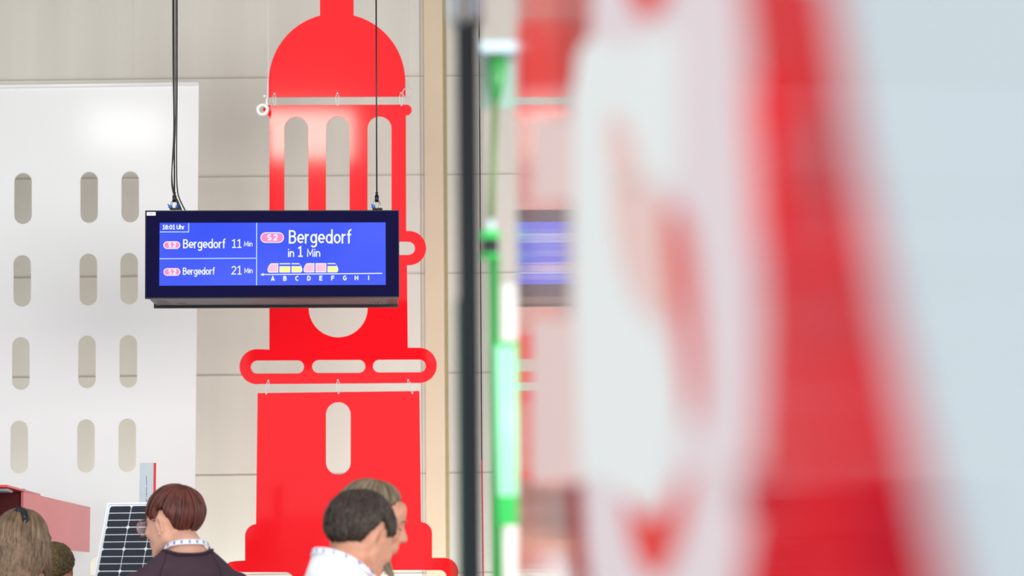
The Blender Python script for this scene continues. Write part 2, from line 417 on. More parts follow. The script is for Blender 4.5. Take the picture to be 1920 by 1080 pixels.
# rope coil
b = MB(); c = P(492.5, 206, TY - .05); rr = .0275
pts = [c + Vector((math.cos(a) * rr * (1 + .06 * math.sin(5*a)), -.012 * (i / 60), math.sin(a) * rr)) for i, a in enumerate([2*math.pi*3*i/60 for i in range(61)])]
b.tube(pts, .0095, 8)
b.tube([c + Vector((.025, -.004, .01)), c + Vector((.021, -.004, .05)), c + Vector((.026, -.002, .07)), P(503, 120, TY - .05), P(502.5, -60, TY - .05)], [.008, .006, .003, .0012, .0012], 8)
b.ball(P(496, 180, TY - .05), (.009, .007, .007), 10)
tag(b.build('rope_coil', M['rope'], None, True), 'white coiled rope hanging at the left shoulder of the red tower', 'rope')
b = MB(); b.tube([P(249.5, -60, WBY), P(249.5, 157.5, WBY)], .0014, 6); b.ball(P(249.5, 157, WBY), .008, 8)
tag(b.build('hanging_wire', M['thin_wire'], None, True), 'thin pale wire holding up the white board', 'wire')
b = MB(); c = P(765, 174, TY - .03)
b.tube([c + Vector((.030*math.cos(2*math.pi*i/22), 0, .030*math.sin(2*math.pi*i/22))) for i in range(22)], .0028, 6, closed=True)
b.tube([c + Vector((.0, 0, .03)), P(768, -60, TY - .03)], .0012, 6)
tag(b.build('wire_loop', M['thin_wire'], None, True), 'loop of thin pale wire at the right shoulder of the red tower', 'wire')

# ------------------------------------------------------------------ departure display
DS = 9.0 / FPX
def disp(label):
    ctr = P(510.5, 476, 9.0)
    root = empty('departure_display', ctr.to_tuple(), R(3.2))
    tag(root, label, 'display')
    U = lambda px: (px - 510.5) * DS
    W = lambda py: (476 - py) * DS * 1.006
    def rr(px, py, t): return Vector((U(px), -t, W(py)))
    # front panel housing
    fr = filled('front_housing', [[(271, 393), (750.5, 393), (750.5, 559.5), (272.5, 559.5)]], .03, M['black_metal'], root, lambda u, w, t: Vector((U(u), t, W(w))))
    filled('bezel_glass', [[(273.5, 395), (749, 395), (749, 557.5), (274.5, 557.5)], [(298.5, 416.6), (724.8, 416.6), (724.8, 535.8), (299, 535.8)]], .002, M['bezel'], root, lambda u, w, t: Vector((U(u), -.0035 + t, W(w))))
    sc = filled('screen', [[(298.5, 416.6), (724.8, 416.6), (724.8, 535.8), (299, 535.8)]], .0012, M['screen'], root, lambda u, w, t: Vector((U(u), -.0016 + t, W(w))))
    # trough / body going back, with chamfered sides, and the rear panel
    D = .34
    x0, x1 = U(275), U(749.5); z0, z1 = W(557), W(395)
    b = MB(); b.box(x0 + .004, x1 - .004, .03, D, z0, z1 - .006); b.build('body', M['grey_metal'], root)
    b = MB(); b.box(x0 - .008, x1 - .004, D, D + .03, z0 - .012, z1); b.build('rear_housing', M['black_metal'], root)
    for cx in (330, 706):
        b = MB()
        for dx in (-6, 0, 5): b.ball((U(cx + dx), D - .07, z0 - .002), (.006, .008, .004), 8)
        b.build('underside_screw', M['steel'], root, True)
    for cxs in (range(288, 306, 4), range(728, 745, 4)):
        b = MB()
        for cx in cxs: b.box(U(cx) - .0012, U(cx) + .0012, .13, D - .03, z0 - .0015, z0 + .001)
        b.build('vent_grille', M['black_metal'], root)
    b = MB(); b.box(U(274.3), U(291), -.0052, -.0035, W(403), W(396.3)); st = b.build('sticker', M['clear_plastic'], root)
    b = MB(); b.box(U(279), U(286), -.0056, -.0052, W(400.4), W(399.2)); b.build('sticker_print', M['grey_metal'], st)
    # screen content
    def bar(name, x0, y0, x1, y1, th, m=None):
        b = MB(); b.hexa([rr(x0, y0 - th/2, .0022), rr(x1, y1 - th/2, .0022), rr(x1, y1 + th/2, .0022), rr(x0, y0 + th/2, .0022)] if abs(x1-x0) > abs(y1-y0) else
                         [rr(x0 - th/2, y0, .0022), rr(x0 + th/2, y0, .0022), rr(x1 + th/2, y1, .0022), rr(x1 - th/2, y1, .0022)],
                         [rr(x0, y0 - th/2, .0014), rr(x1, y1 - th/2, .0014), rr(x1, y1 + th/2, .0014), rr(x0, y0 + th/2, .0014)] if abs(x1-x0) > abs(y1-y0) else
                         [rr(x0 - th/2, y0, .0014), rr(x0 + th/2, y0, .0014), rr(x1 + th/2, y1, .0014), rr(x1 - th/2, y1, .0014)])
        return b.build(name, m or M['scr_line'], sc)
    bar('divider_line', 299, 434, 354, 434, 1.7); bar('divider_line', 353, 417.5, 353, 434, 1.7)
    bar('divider_line', 299, 484.7, 480, 484.3, 1.7); bar('divider_line', 480.8, 417, 481.2, 535.5, 1.8)
    T = lambda s, x0, x1, yt, yb, t=.15, m=None: text_mesh('lettering', s, x0, x1, yt, yb, rr, m or M['scr_white'], sc, t, .0022)
    T('18:01 Uhr', 303.8, 345.5, 420.3, 429.0, .2)
    T('Bergedorf', 342.6, 422.6, 447.0, 469.0, .135); T('11', 433.8, 453, 448.2, 464.7, .12); T('Min', 457.2, 473.4, 452.3, 461.8, .15)
    T('Bergedorf', 342.8, 402.8, 501.0, 518.2, .14); T('21', 433.4, 453.4, 498.8, 515.2, .12); T('Min', 457.9, 473.9, 502.9, 512.5, .15)
    T('Bergedorf', 541.2, 660.2, 429.6, 462.6, .12)
    T('in', 539.5, 552, 466.8, 482.2, .14); T('1', 558.0, 568.4, 462, 482, .13); T('Min', 575.8, 601.3, 467.0, 481.9, .14)
    for i, ch in enumerate('ABCDEFGHI'):
        cx = (511.8, 534.6, 557.3, 579.8, 602.4, 624.8, 647.4, 669.5, 692.4)[i]; w = 3.3 if ch != 'I' else 1.2
        T(ch, cx - w, cx + w, 518.6 - i * .1, 527.2 - i * .12, .24)
    def badge(x0, y0, x1, y1, tx0, tx1, ty0, ty1):
        rim = filled('line_badge', [capsule(x0, y0, x1, y1)], .0006, M['scr_white'], sc, lambda u, w, t: Vector((U(u), -.0018 - t, W(w))))
        g = 1.6
        filled('badge_fill', [capsule(x0 + g, y0 + g, x1 - g, y1 - g)], .0006, M['scr_pink'], sc, lambda u, w, t: Vector((U(u), -.0025 - t, W(w))))
        text_mesh('lettering', 'S 2', tx0, tx1, ty0, ty1, rr, M['scr_white'], sc, .27, .0036)
    badge(305.8, 451.8, 337.5, 466.3, 315.4, 329.6, 454.6, 463.0)
    badge(306.6, 502.6, 338.3, 517.0, 316.2, 330.4, 505.6, 513.8)
    badge(488, 435.2, 532.6, 455.2, 501.2, 520.6, 439.6, 450.4)
    # carriages: rim and fill
    def car(x0, x1, kind, side):
        yt, yb = 494, 511.6; r = 8
        if side < 0: o_ = [(x1, yt), (x1, yb), (x0 + 3, yb)] + [(x0 + .6, yb - 2), (x0, yb - 6), (x0 + 2.2, yt + 5), (x0 + 5.4, yt + 1)]
        elif side > 0: o_ = [(x0, yt), (x0, yb), (x1 - 3, yb)] + [(x1 - .6, yb - 2), (x1, yb - 6), (x1 - 2.2, yt + 5), (x1 - 5.4, yt + 1)]
        else: o_ = [(x0, yt), (x1, yt), (x1, yb), (x0, yb)]
        if side: o_ = [o_[0]] + o_[1:3] + o_[3:] + [((x0 + 7) if side < 0 else (x1 - 7), yt)]
        filled('carriage_symbol', [o_], .0006, M['scr_white'], sc, lambda u, w, t: Vector((U(u), -.0018 - t, W(w))))
        cx, cy = (x0 + x1) / 2, (yt + yb) / 2
        if kind == 'pink':
            inn = [(cx + (x - cx) * .88, cy + (y - cy) * .80) for x, y in o_]
            filled('carriage_fill', [inn], .0006, M['scr_lpink'], sc, lambda u, w, t: Vector((U(u), -.0025 - t, W(w))))
        else:
            l = x0 + .6; rt = x1 - (.6 if side == 0 else 1.8)
            inn = [(l, 500.6), (rt - (.4 if side else 0), 500.6), (rt, 504), (rt, 506.5), (rt - (1.2 if side else 0), 510.2), (l, 510.2)]
            filled('carriage_fill', [inn], .0006, M['scr_yellow'], sc, lambda u, w, t: Vector((U(u), -.0025 - t, W(w))))
            win = [(l - .8, 496), (x1 - (0 if side == 0 else 5), 496), (x1 - (0 if side == 0 else 2.6), 499.6), (l - .8, 499.6)]
            filled('carriage_window', [win], .0006, M['screen'], sc, lambda u, w, t: Vector((U(u), -.0025 - t, W(w))))
    car(501.6, 522, 'pink', -1); car(524, 544.6, 'y', 0); car(546.9, 567.4, 'y', 1)
    car(569.4, 590, 'pink', -1); car(592, 612.6, 'pink', 0); car(614.6, 635.2, 'y', 1)
    bar('platform_arrow', 492, 515.2, 718, 513.7, 1.7, M['scr_white'])
    filled('arrow_head', [[(488.3, 515.2), (494.2, 512.3), (494.2, 518.1)]], .0006, M['scr_white'], sc, lambda u, w, t: Vector((U(u), -.0018 - t, W(w))))
    return root
disp('black hanging departure display with a blue screen in front of the red tower')

def fitting(px, label, knobs):
    y = 9.14
    top = P(px, -70, y); z = P(px, 393, y).z; x = P(px, 380, y).x; tx = P(px - 1.5, -70, y).x
    root = empty('suspension_cable', (x, y, z)); tag(root, label, 'cable')
    b = MB(); b.tube([(tx - x, 0, top.z - z), (0, 0, .07)], .0034, 8); b.build('wire', M['cable'], root, True)
    b = MB(); b.tube([(0,0,.082), (0,0,.066)], .006, 10); b.tube([(0,0,.066), (0,0,.036)], .0095, 12); b.build('turnbuckle', M['black_metal'], root, True)
    b = MB(); n = 20
    b.tube([(.0 + .014*math.sin(2*math.pi*i/n), 0, .022 + .021*math.cos(2*math.pi*i/n)) for i in range(n)], .0042, 8, closed=True)
    b.build('shackle', M['steel'], root, True)
    b = MB(); b.box(-.02, .026, -.012, .012, -.001, .006); b.build('lug', M['black_metal'], root)
    for kx in knobs:
        b = MB(); b.ball((kx, -.012, .012), (.0095, .007, .0085), 10); b.tube([(kx, -.012, .012), (kx * 1.6, -.016, .024)], .003, 6); b.build('screw_pin', M['blue_knob'], root, True)
fitting(706.5, 'straight black cable at the right end of the departure display', (-.015,))
fitting(327, 'black cable with two blue pins at the left end of the departure display', (-.018, .016))
def cab(pts, label, r=.0032, Y=9.1):
    P3 = [P(x, y, Y + .003 * i) for i, (x, y) in enumerate(pts)]
    # smooth
    out = []
    for i in range(len(P3) - 1):
        p0, p1, p2, p3 = P3[max(i-1, 0)], P3[i], P3[i+1], P3[min(i+2, len(P3)-1)]
        for s in range(6):
            t = s / 6
            out.append(.5 * ((2*p1) + (p2-p0)*t + (2*p0-5*p1+4*p2-p3)*t*t + (3*p1-p0-3*p2+p3)*t**3))
    out.append(P3[-1])
    b = MB(); b.tube(out, r, 7); tag(b.build('power_cable', M['cable'], None, True), label, 'cable')
cab([(324, -60), (324.5, 120), (326, 240), (322, 330), (324.5, 360), (333, 381), (338.5, 394)], 'black lead crossing the left cable and landing nearest the blue pins')
cab([(332, -60), (332, 150), (331, 300), (332.5, 355), (338, 376), (347, 394)], 'black lead curving outermost onto the left of the display top', .0032, 9.19)
cab([(329.5, -60), (329.5, 100), (328.5, 250), (322.5, 320), (326, 358), (334, 378), (341, 394)], 'black lead running between its two neighbours onto the display top', .0026, 9.23)

# ------------------------------------------------------------------ the near glossy board with the round logo
TV, AO = -.0500, .13
def PB(px, py, off=0.0):          # point on the board plane X = AO + TV*Y (shifted off towards the camera side)
    d = ray(px, py); k = (AO - off) / (d.x - TV * d.y)
    return Vector((d.x * k, d.y * k, CAMZ + d.z * k))
BR = empty('logo_board', PB(1250, 1080).to_tuple()); tag(BR, 'large glossy white board nearest the camera, its white letter ringed on red', 'sign')
bdir = Vector((TV, 1, 0)).normalized(); bnrm = Vector((-1, TV, 0)).normalized()
def board_piece(name, loops, m, off, thick):
    lo = []
    for lp in loops:
        q = []
        for x, y in lp:
            p = PB(x, y); q.append((p.y / bdir.y, p.z))
        lo.append(q)
    def f(u, w, t): 
        y = u * bdir.y
        return Vector((AO + TV * y, y, w)) + bnrm * (off + t)
    o = filled(name, lo, thick, m, None, f); adopt(o, BR); return o
def dens(pts, n=6, closed=True):
    out = []; N = len(pts)
    for i in range(N if closed else N - 1):
        p0, p1, p2, p3 = pts[(i-1) % N], pts[i], pts[(i+1) % N], pts[(i+2) % N]
        for s in range(n):
            t = s / n
            out.append(tuple(.5*((2*p1[j]) + (p2[j]-p0[j])*t + (2*p0[j]-5*p1[j]+4*p2[j]-p3[j])*t*t + (3*p1[j]-p0[j]-3*p2[j]+p3[j])*t**3) for j in (0, 1)))
    return out
# the sheet itself, far edge at px 980
yfar = PB(970, 540).y; ynear = .30
lo = [(ynear, .9), (yfar, .9), (yfar, 3.2), (ynear, 3.2)]
o = filled('sheet', [[(a_, w_) for a_, w_ in lo]], .006, M['film_white'], None, lambda u, w, t: Vector((AO + TV*u, u, w)) + bnrm * (-.006 + t)); adopt(o, BR)
red = [(1300, -500), (1300, 1500), (1840, 1500), (1765, 1090), (1715, 860), (1650, 600), (1590, 300), (1540, 20), (1480, -240), (1410, -500)]
board_piece('gloss_edge', [[(971, -120), (1072, -120), (1072, 1200), (971, 1200)]], M['film_gloss'], .0002, .0002)
board_piece('coral_reflection', [[(976, -120), (1116, -120), (1108, 165), (976, 165)]], M['reflect_top'], .0007, .0003)  # reflection of the red dome, painted as a flat patch
board_piece('blush_reflection', [[(1072, 165), (1110, 165), (1110, 905), (1000, 905), (1000, 600), (1066, 600), (1072, 590), (1072, 380), (1066, 375), (1004, 375), (1004, 225), (1072, 225)]], mat('reflect_blush', rgb(236, 210, 206), rough=.3, spec=.0, noise=.02), .0006, .0003)  # pale reflections along the far edge, painted as flat colour
board_piece('crimson_reflection', [[(1066, 902), (1112, 902), (1130, 1200), (1072, 1200)]], M['reflect_crimson'], .0003, .0003)  # mirrored dark red low on the board, painted on
board_piece('red_print', [[(1395, -60)] + [(1552, -60), (1562, 0), (1612, 300), (1668, 600), (1734, 900), (1780, 1090), (1812, 1200)] + [(1372, 1200), (1392, 1080), (1418, 900), (1430, 640), (1426, 380), (1414, 160)]], M['film_red'], .0004, .0004)
board_piece('ring_print', [[(1082, 100), (1096, -80), (1392, -80), (1414, 160), (1428, 380), (1432, 640), (1420, 900), (1392, 1100), (1372, 1200), (1126, 1200), (1104, 1050), (1088, 800), (1080, 500)]], M['film_logo'], .0005, .0004)
board_piece('letter_print', [dens([(1085,105),(1180,90),(1270,60),(1276,200),(1268,330),(1200,350),(1155,370),(1162,480),(1190,570),(1240,620),(1272,720),(1268,860),(1240,930),(1200,945),(1150,905),(1110,895),(1090,870),(1080,500)], 4)], M['film_letter'], .0009, .0004)
board_piece('counter_print', [dens([(1258, 390), (1284, 400), (1302, 470), (1314, 600), (1318, 740), (1304, 800), (1290, 720), (1276, 600), (1258, 500)])], M['film_counter'], .0014, .0004)
board_piece('counter_print', [dens([(1180, -70), (1262, -70), (1250, 8), (1216, 34), (1190, 8)])], M['film_counter'], .0014, .0004)
board_piece('counter_print', [dens([(1176, 930), (1206, 968), (1250, 960), (1286, 900), (1300, 880), (1296, 940), (1270, 1040), (1238, 1085), (1206, 1060), (1184, 1000)])], M['film_counter'], .0014, .0004)
board_piece('counter_print', [dens([(1158, 350), (1236, 352), (1262, 440), (1256, 600), (1222, 590), (1182, 520), (1160, 440)])], M['film_rose'], .0014, .0004)
board_piece('counter_print', [dens([(1146, 220), (1172, 222), (1200, 290), (1206, 345), (1160, 348), (1146, 290)])], M['film_rose'], .0014, .0004)
board_piece('bright_reflection', [[(1408, 158), (1500, 158), (1482, 300), (1478, 400), (1450, 480), (1426, 470), (1418, 300)]], mat('reflect_bright', rgb(255, 12, 30), rough=.3, spec=.0, noise=.02), .0009, .0003)  # brighter reflection over the red, put into the colour
board_piece('dark_reflection', [[(1498, 190), (1578, 165), (1602, 350), (1540, 385), (1484, 395), (1476, 300)]], M['reflect_crimson'], .0010, .0004)  # this and the next three: darker reflections painted over the red
board_piece('dark_reflection', [[(1480, 600), (1560, 590), (1640, 540), (1652, 590), (1580, 620), (1500, 625)]], M['reflect_crimson'], .0010, .0004)
board_piece('dark_reflection', [[(1392, 880), (1440, 870), (1450, 960), (1420, 975), (1396, 970)]], M['reflect_crimson'], .0010, .0004)
board_piece('dark_reflection', [[(1640, 900), (1712, 880), (1768, 1090), (1780, 1200), (1650, 1200), (1625, 1000)]], M['reflect_crimson'], .0010, .0004)

# ------------------------------------------------------------------ posts and lights between board and wall
def vbox(px0, px1, py0, py1, Y, depth, x_at=540):
    a_, c_ = P(px0, x_at, Y), P(px1, x_at, Y)
    return a_.x, c_.x, Y, Y + depth, P((px0+px1)/2, py1, Y).z, P((px0+px1)/2, py0, Y).z
PY = 2.25
x0, x1, y0, y1, z0, z1 = vbox(857, 900, 42, 1080, PY, .05)
POST = empty('dark_post', ((x0+x1)/2, PY, 0)); tag(POST, 'slate grey upright post just left of the green light', 'post')
b = MB(); b.box(x0, x1, y0, y1, 0, z1); adopt(b.build('profile', M['slate'], bevel=.002), POST)
b = MB(); b.box(x0 - .003, x0, y0 + .01, y1, 0, P(860, 560, PY).z); adopt(b.build('lit_edge', M['green_spill']), POST)  # post edge lit by the green tube, painted as a glowing strip
for (u0, u1) in ((842, 866), (882, 906)):
    X0, X1, *_ = vbox(u0, u1, 0, 1, PY, .04, 20)
    b = MB(); b.box(X0, X1, PY - .005, PY + .045, P(870, 36, PY).z, P(870, -70, PY).z); adopt(b.build('top_bracket', M['pale_metal'], bevel=.004), POST)
b = MB(); b.box(x0 + .012, x1 - .006, PY + .01, PY + .04, z1, P(870, -70, PY).z); adopt(b.build('top_pin', M['slate']), POST)

LY = 3.0
LT = empty('light_tube', (P(945, 1080, LY).x, LY, 0)); tag(LT, 'glowing green light tube hanging beside the dark post', 'light')
def cyl(pxc, w, py0, py1, Y, m, name, n=20, smooth=True, xo=0):
    a_, c_ = P(pxc, py0, Y), P(pxc + xo, py1, Y); r = w / 2 / FPX * Y
    b = MB(); b.tube([a_, c_], r, n); o = b.build(name, m, None, smooth); adopt(o, LT); return o
b = MB(); a_, c_ = P(899, 84, LY), P(972, 106, LY); b.box(a_.x, c_.x, LY - .03, LY + .03, c_.z, a_.z); adopt(b.build('hanger_bracket', M['pale_metal'], bevel=.004), LT)
b = MB(); b.box(P(903, 110, LY).x, P(966, 110, LY).x, LY + .03, LY + .034, P(930, 196, LY).z, P(930, 106, LY).z); adopt(b.build('hanger_plate', mat('plate_mint', rgb(140, 170, 156), rough=.5, noise=.05)), LT)
b = MB(); b.tube([P(932, 108, LY), P(932, 150, LY), P(929, 190, LY)], [.014, .013, .006], 14); adopt(b.build('cord_grip', M['green_tube'], None, True), LT)
b = MB(); b.tube([P(929, 190, LY), P(924, 300, LY), P(920, 420, LY)], .0055, 10); adopt(b.build('cord', M['green_cord'], None, True), LT)
cyl(920, 17, 413, 432, LY, M['pale_metal'], 'end_knob')
cyl(920, 36, 434, 449, LY, M['led_green'], 'light_ring'); cyl(920, 30, 449, 476, LY, M['black_metal'], 'socket'); cyl(920, 36, 476, 485, LY, M['led_edge'], 'light_ring')
cyl(925, 24, 485, 1200, LY, M['green_tube'], 'conduit', xo=8)
cyl(947, 50, 535, 1300, LY + .08, M['white_tube'], 'white_sleeve', xo=0)
cyl(954, 60, 642, 985, LY, M['led_green'], 'glowing_tube', xo=7)
cyl(948, 40, 650, 930, LY - .02, M['led_core'], 'bright_core', xo=6)
b = MB()
for i in range(60):
    y = 660 + i * 5.4; p = P(974 + i * .05, y, LY - .03); b.ball(p, .0016, 6)
o = b.build('diode_row', M['led_dot'], None, True); adopt(o, LT)
# rows of small diodes in the sharp distance
def led_line(px0, px1, py0, py1, Y, m, label, n, w=.003):
    a_, c_ = P(px0, py0, Y), P(px1, py1, Y)
    root = empty('light_strip', (c_.x, Y, c_.z)); tag(root, label, 'light')
    b = MB(); b.hexa([a_ + Vector((-w, .004, 0)), a_ + Vector((w, .004, 0)), c_ + Vector((w, .004, 0)), c_ + Vector((-w, .004, 0))],
                     [a_ + Vector((-w, .01, 0)), a_ + Vector((w, .01, 0)), c_ + Vector((w, .01, 0)), c_ + Vector((-w, .01, 0))]); o = b.build('strip_backing', m[0]); adopt(o, root)
    b = MB()
    for i in range(n): b.ball(a_.lerp(c_, (i + .5) / n), w * .9, 6)
    o = b.build('diodes', m[1], None, True); adopt(o, root)
    b = MB(); b.tube([P(898, -60, Y), P(900.5, 400, Y), a_], .0025, 6); adopt(b.build('supply_cable', M['cable'], None, True), root)
M['red_dim'] = mat('red_dim', rgb(150, 30, 44), rough=.5, emis=rgb(170, 30, 50), estr=.7)
led_line(903.5, 906.5, 862, 1120, 8.5, (M['red_dim'], M['led_red']), 'thin red light strip standing right of the dark post', 60)

# ------------------------------------------------------------------ solar panel
def solar():
    Y = 8.0; psi = R(15); t = R(21)
    wv = Vector((math.cos(psi), -math.sin(psi), 0)); up = Vector((math.sin(t)*math.sin(psi), math.sin(t)*math.cos(psi), math.cos(t)))
    nr = wv.cross(up).normalized()      # towards the camera
    if nr.y > 0: nr = -nr
    O = P(203, 944, Y); s = Y / FPX
    px = lambda u: u * s / math.cos(psi)
    pz = lambda v: -v * s / math.cos(t) * 1.03
    root = empty('solar_panel', (O + up * -1.1).to_tuple()); tag(root, 'dark solar panel in a white frame leaning behind the person in the maroon shirt', 'solar panel')
    def quad(u0, u1, v0, v1, d0, d1):
        q = lambda u, v, d: O + wv * px(u) + up * pz(v) + nr * d
        return [q(u0,v0,d1), q(u1,v0,d1), q(u1,v1,d1), q(u0,v1,d1)], [q(u0,v0,d0), q(u1,v0,d0), q(u1,v1,d0), q(u0,v1,d0)]
    Wd, Hd = 136, 395
    b = MB(); b.hexa(*quad(0, Wd, 0, Hd, -.03, .0)); o = b.build('backsheet', M['frame_white']); adopt(o, root)
    b = MB(); f = 3.2
    for q in ((0, Wd, 0, f), (0, Wd, Hd - f, Hd), (0, f, f, Hd - f), (Wd - f, Wd, f, Hd - f)): b.hexa(*quad(*q, 0, .008))
    o = b.build('frame', M['frame_white'], bevel=.001); adopt(o, root)
    b = MB(); cw, chh = 42.5, 38.6
    cm = mat('solar_cell', rgb(15, 21, 40), rough=.18, noise=.25, nscale=60, spec=.6)
    for c in range(3):
        for r_ in range(10):
            for k_ in range(3):
                u0 = 5.5 + c * cw; v0 = 5.5 + r_ * chh + k_ * chh / 3
                ch_ = 2.6
                q = lambda u, v, d: O + wv * px(u) + up * pz(v) + nr * d
                u1 = u0 + cw - 1.4; v1 = v0 + chh / 3 - (1.3 if k_ < 2 else 1.5)
                pts = [(u0, v0), (u1, v0), (u1, v1), (u0, v1)]
                if k_ == 0: pts = [(u0 + ch_, v0), (u1 - ch_, v0), (u1, v0 + ch_), (u1, v1), (u0, v1), (u0, v0 + ch_)]
                if k_ == 2: pts = [(u0, v0), (u1, v0), (u1, v1 - ch_), (u1 - ch_, v1), (u0 + ch_, v1), (u0, v1 - ch_)]
                n = len(pts)
                b.add([q(u, v, .0012) for u, v in pts], [tuple(range(n))])
    o = b.build('cells', cm); adopt(o, root)
solar()
# grey profile
Y = 8.6; a_, c_ = P(262, 868, Y), P(288, 868, Y)
root = empty('aluminium_post', (a_.x, Y, 0)); tag(root, 'grey metal upright with a red edge behind the solar panel', 'post')
b = MB(); b.box(a_.x, c_.x, Y, Y + .03, 0, a_.z); adopt(b.build('profile', M['aluminium'], bevel=.001), root)
e_ = P(290.5, 868, Y); b = MB(); b.box(c_.x, e_.x, Y + .002, Y + .03, 0, a_.z); adopt(b.build('red_edge', M['red_paint']), root)
b = MB(); xm = (a_.x + c_.x) / 2
for i in range(22):
    if i % 7 != 6: b.box(xm - .0012, xm + .0012 + .001 * (i % 2), Y - .0006, Y, a_.z - .06 - i * .007, a_.z - .056 - i * .007)
adopt(b.build('fine_print', M['slate']), root)

# ------------------------------------------------------------------ red stand on the left
ST = empty('red_stand', P(20, 1100, 7).to_tuple()); tag(ST, 'red booth with a dark red recess behind the long-haired woman', 'booth')
def Q(px, py, Y): return P(px, py, Y)
Ya, Yb = 9.6, 11.05
b = MB()
tl, tr_, br, bl = Q(44, 922, Ya), Q(169.5, 951, Yb), Q(168, 1035.5, Yb), Q(44, 1022, Ya)
nn = Vector((.012, 0, 0))
b.hexa([tl, tr_, br, bl], [tl - nn, tr_ - nn, br - nn, bl - nn]); adopt(b.build('side_panel', M['pink_board']), ST)
b = MB(); p1, p2 = Q(112, 938.5, 10.36), Q(112, 1029, 10.36); b.tube([p1, p2], .0018, 5); adopt(b.build('panel_seam', mat('seam_pink', rgb(206, 108, 112), noise=.03)), ST)
b = MB(); q = [Q(-120, 909, 8.6), Q(15, 909, 8.6), Q(76, 926, 10.8), Q(-160, 926, 10.8)]
dz = Vector((0, 0, -.010)); b.hexa(q, [v + dz for v in q]); adopt(b.build('roof_slab', mat('bright_red', rgb(236, 62, 62), rough=.35, noise=.03), bevel=.002), ST)
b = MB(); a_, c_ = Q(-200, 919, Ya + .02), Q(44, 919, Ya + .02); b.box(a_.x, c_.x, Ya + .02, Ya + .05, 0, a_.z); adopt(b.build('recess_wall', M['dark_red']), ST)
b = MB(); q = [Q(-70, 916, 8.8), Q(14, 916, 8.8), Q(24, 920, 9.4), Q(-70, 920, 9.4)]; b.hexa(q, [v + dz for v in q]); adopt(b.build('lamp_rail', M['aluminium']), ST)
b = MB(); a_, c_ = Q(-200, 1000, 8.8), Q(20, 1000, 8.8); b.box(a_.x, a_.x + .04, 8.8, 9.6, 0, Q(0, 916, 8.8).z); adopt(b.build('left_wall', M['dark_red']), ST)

# ------------------------------------------------------------------ people
def hair_mat(name, dark, light, tip=None):
    m = bpy.data.materials.new(name); m.use_nodes = True; nt = m.node_tree; b = nt.nodes['Principled BSDF']
    b.inputs['Roughness'].default_value = .42; b.inputs['Specular IOR Level'].default_value = .4
    g = nt.nodes.new('ShaderNodeNewGeometry'); rp = nt.nodes.new('ShaderNodeValToRGB')
    rp.color_ramp.elements[0].color = dark; rp.color_ramp.elements[1].color = light; rp.color_ramp.elements[0].position = .1
    tc = nt.nodes.new('ShaderNodeTexCoord'); n = nt.nodes.new('ShaderNodeTexNoise'); n.inputs['Scale'].default_value = 28
    mx = nt.nodes.new('ShaderNodeMath'); mx.operation = 'MULTIPLY_ADD'; mx.inputs[1].default_value = .45
    m2 = nt.nodes.new('ShaderNodeMath'); m2.operation = 'MULTIPLY'; m2.inputs[1].default_value = .55
    nt.links.new(tc.outputs['Object'], n.inputs['Vector']); nt.links.new(n.outputs['Fac'], m2.inputs[0])
    nt.links.new(g.outputs['Random Per Island'], mx.inputs[0]); nt.links.new(m2.outputs[0], mx.inputs[2])
    nt.links.new(mx.outputs[0], rp.inputs['Fac']); nt.links.new(rp.outputs['Color'], b.inputs['Base Color'])
    return m
SKIN = mat('skin', rgb(218, 166, 144), rough=.5, spec=.35, noise=.05, nscale=25, sss=.12, bump=.06, bscale=140)
SKIN2 = mat('skin_warm', rgb(190, 136, 112), rough=.5, spec=.35, noise=.05, nscale=25, sss=.12, bump=.06, bscale=140)
EYE = mat('eye', rgb(60, 50, 46), rough=.15, noise=.1)
LIP = mat('lip', rgb(190, 112, 104), rough=.45, noise=.05)
CL = {'maroon': mat('maroon_cotton', rgb(62, 40, 54), rough=.85, noise=.12, nscale=14, bump=.25, bscale=14),
      'white': mat('white_cotton', rgb(240, 243, 248), rough=.8, noise=.02, nscale=14, bump=.2, bscale=12),
      'navy': mat('navy_cotton', rgb(44, 52, 78), rough=.85, noise=.1),
      'sand': mat('sand_cotton', rgb(196, 178, 140), rough=.85, noise=.06),
      'red': mat('red_cotton', rgb(150, 34, 40), rough=.85, noise=.1),
      'trousers': mat('dark_denim', rgb(42, 46, 60), rough=.85, noise=.12, nscale=40),
      'shoe': mat('shoe_leather', rgb(30, 28, 28), rough=.5, noise=.1),
      'seam': mat('seam_maroon', rgb(44, 28, 40), rough=.9, noise=.1),
      'lanyard': mat('lanyard_white', rgb(236, 240, 250), rough=.6, noise=.02),
      'print': mat('lanyard_print', rgb(104, 116, 190), rough=.6, noise=.05)}

def remesh(mb, name, voxel, m, parent, smooth_it=3, post=None):
    me = bpy.data.meshes.new('tmp'); me.from_pydata(mb.v, [], mb.f); me.update()
    o = bpy.data.objects.new('tmp', me); COL.objects.link(o)
    r = o.modifiers.new('r', 'REMESH'); r.mode = 'VOXEL'; r.voxel_size = voxel; r.use_smooth_shade = True
    s = o.modifiers.new('s', 'SMOOTH'); s.factor = .5; s.iterations = smooth_it
    dg = bpy.context.evaluated_depsgraph_get(); dg.update()
    out = bpy.data.meshes.new_from_object(o.evaluated_get(dg)); out.name = name
    bpy.data.objects.remove(o); bpy.data.meshes.remove(me)
    if post: post(out)
    out.materials.clear()
    return link(name, out, m, parent, True)

def chain(mb, p, q, r0, r1, flat=(1, 1), n=None):
    p, q = Vector(p), Vector(q); L = (q - p).length; n = n or max(3, int(L / (min(r0, r1) * .35)))
    for i in range(n + 1):
        t = i / n; r = r0 + (r1 - r0) * t
        mb.ball(p.lerp(q, t), (r * flat[0], r * flat[1], r), 14)

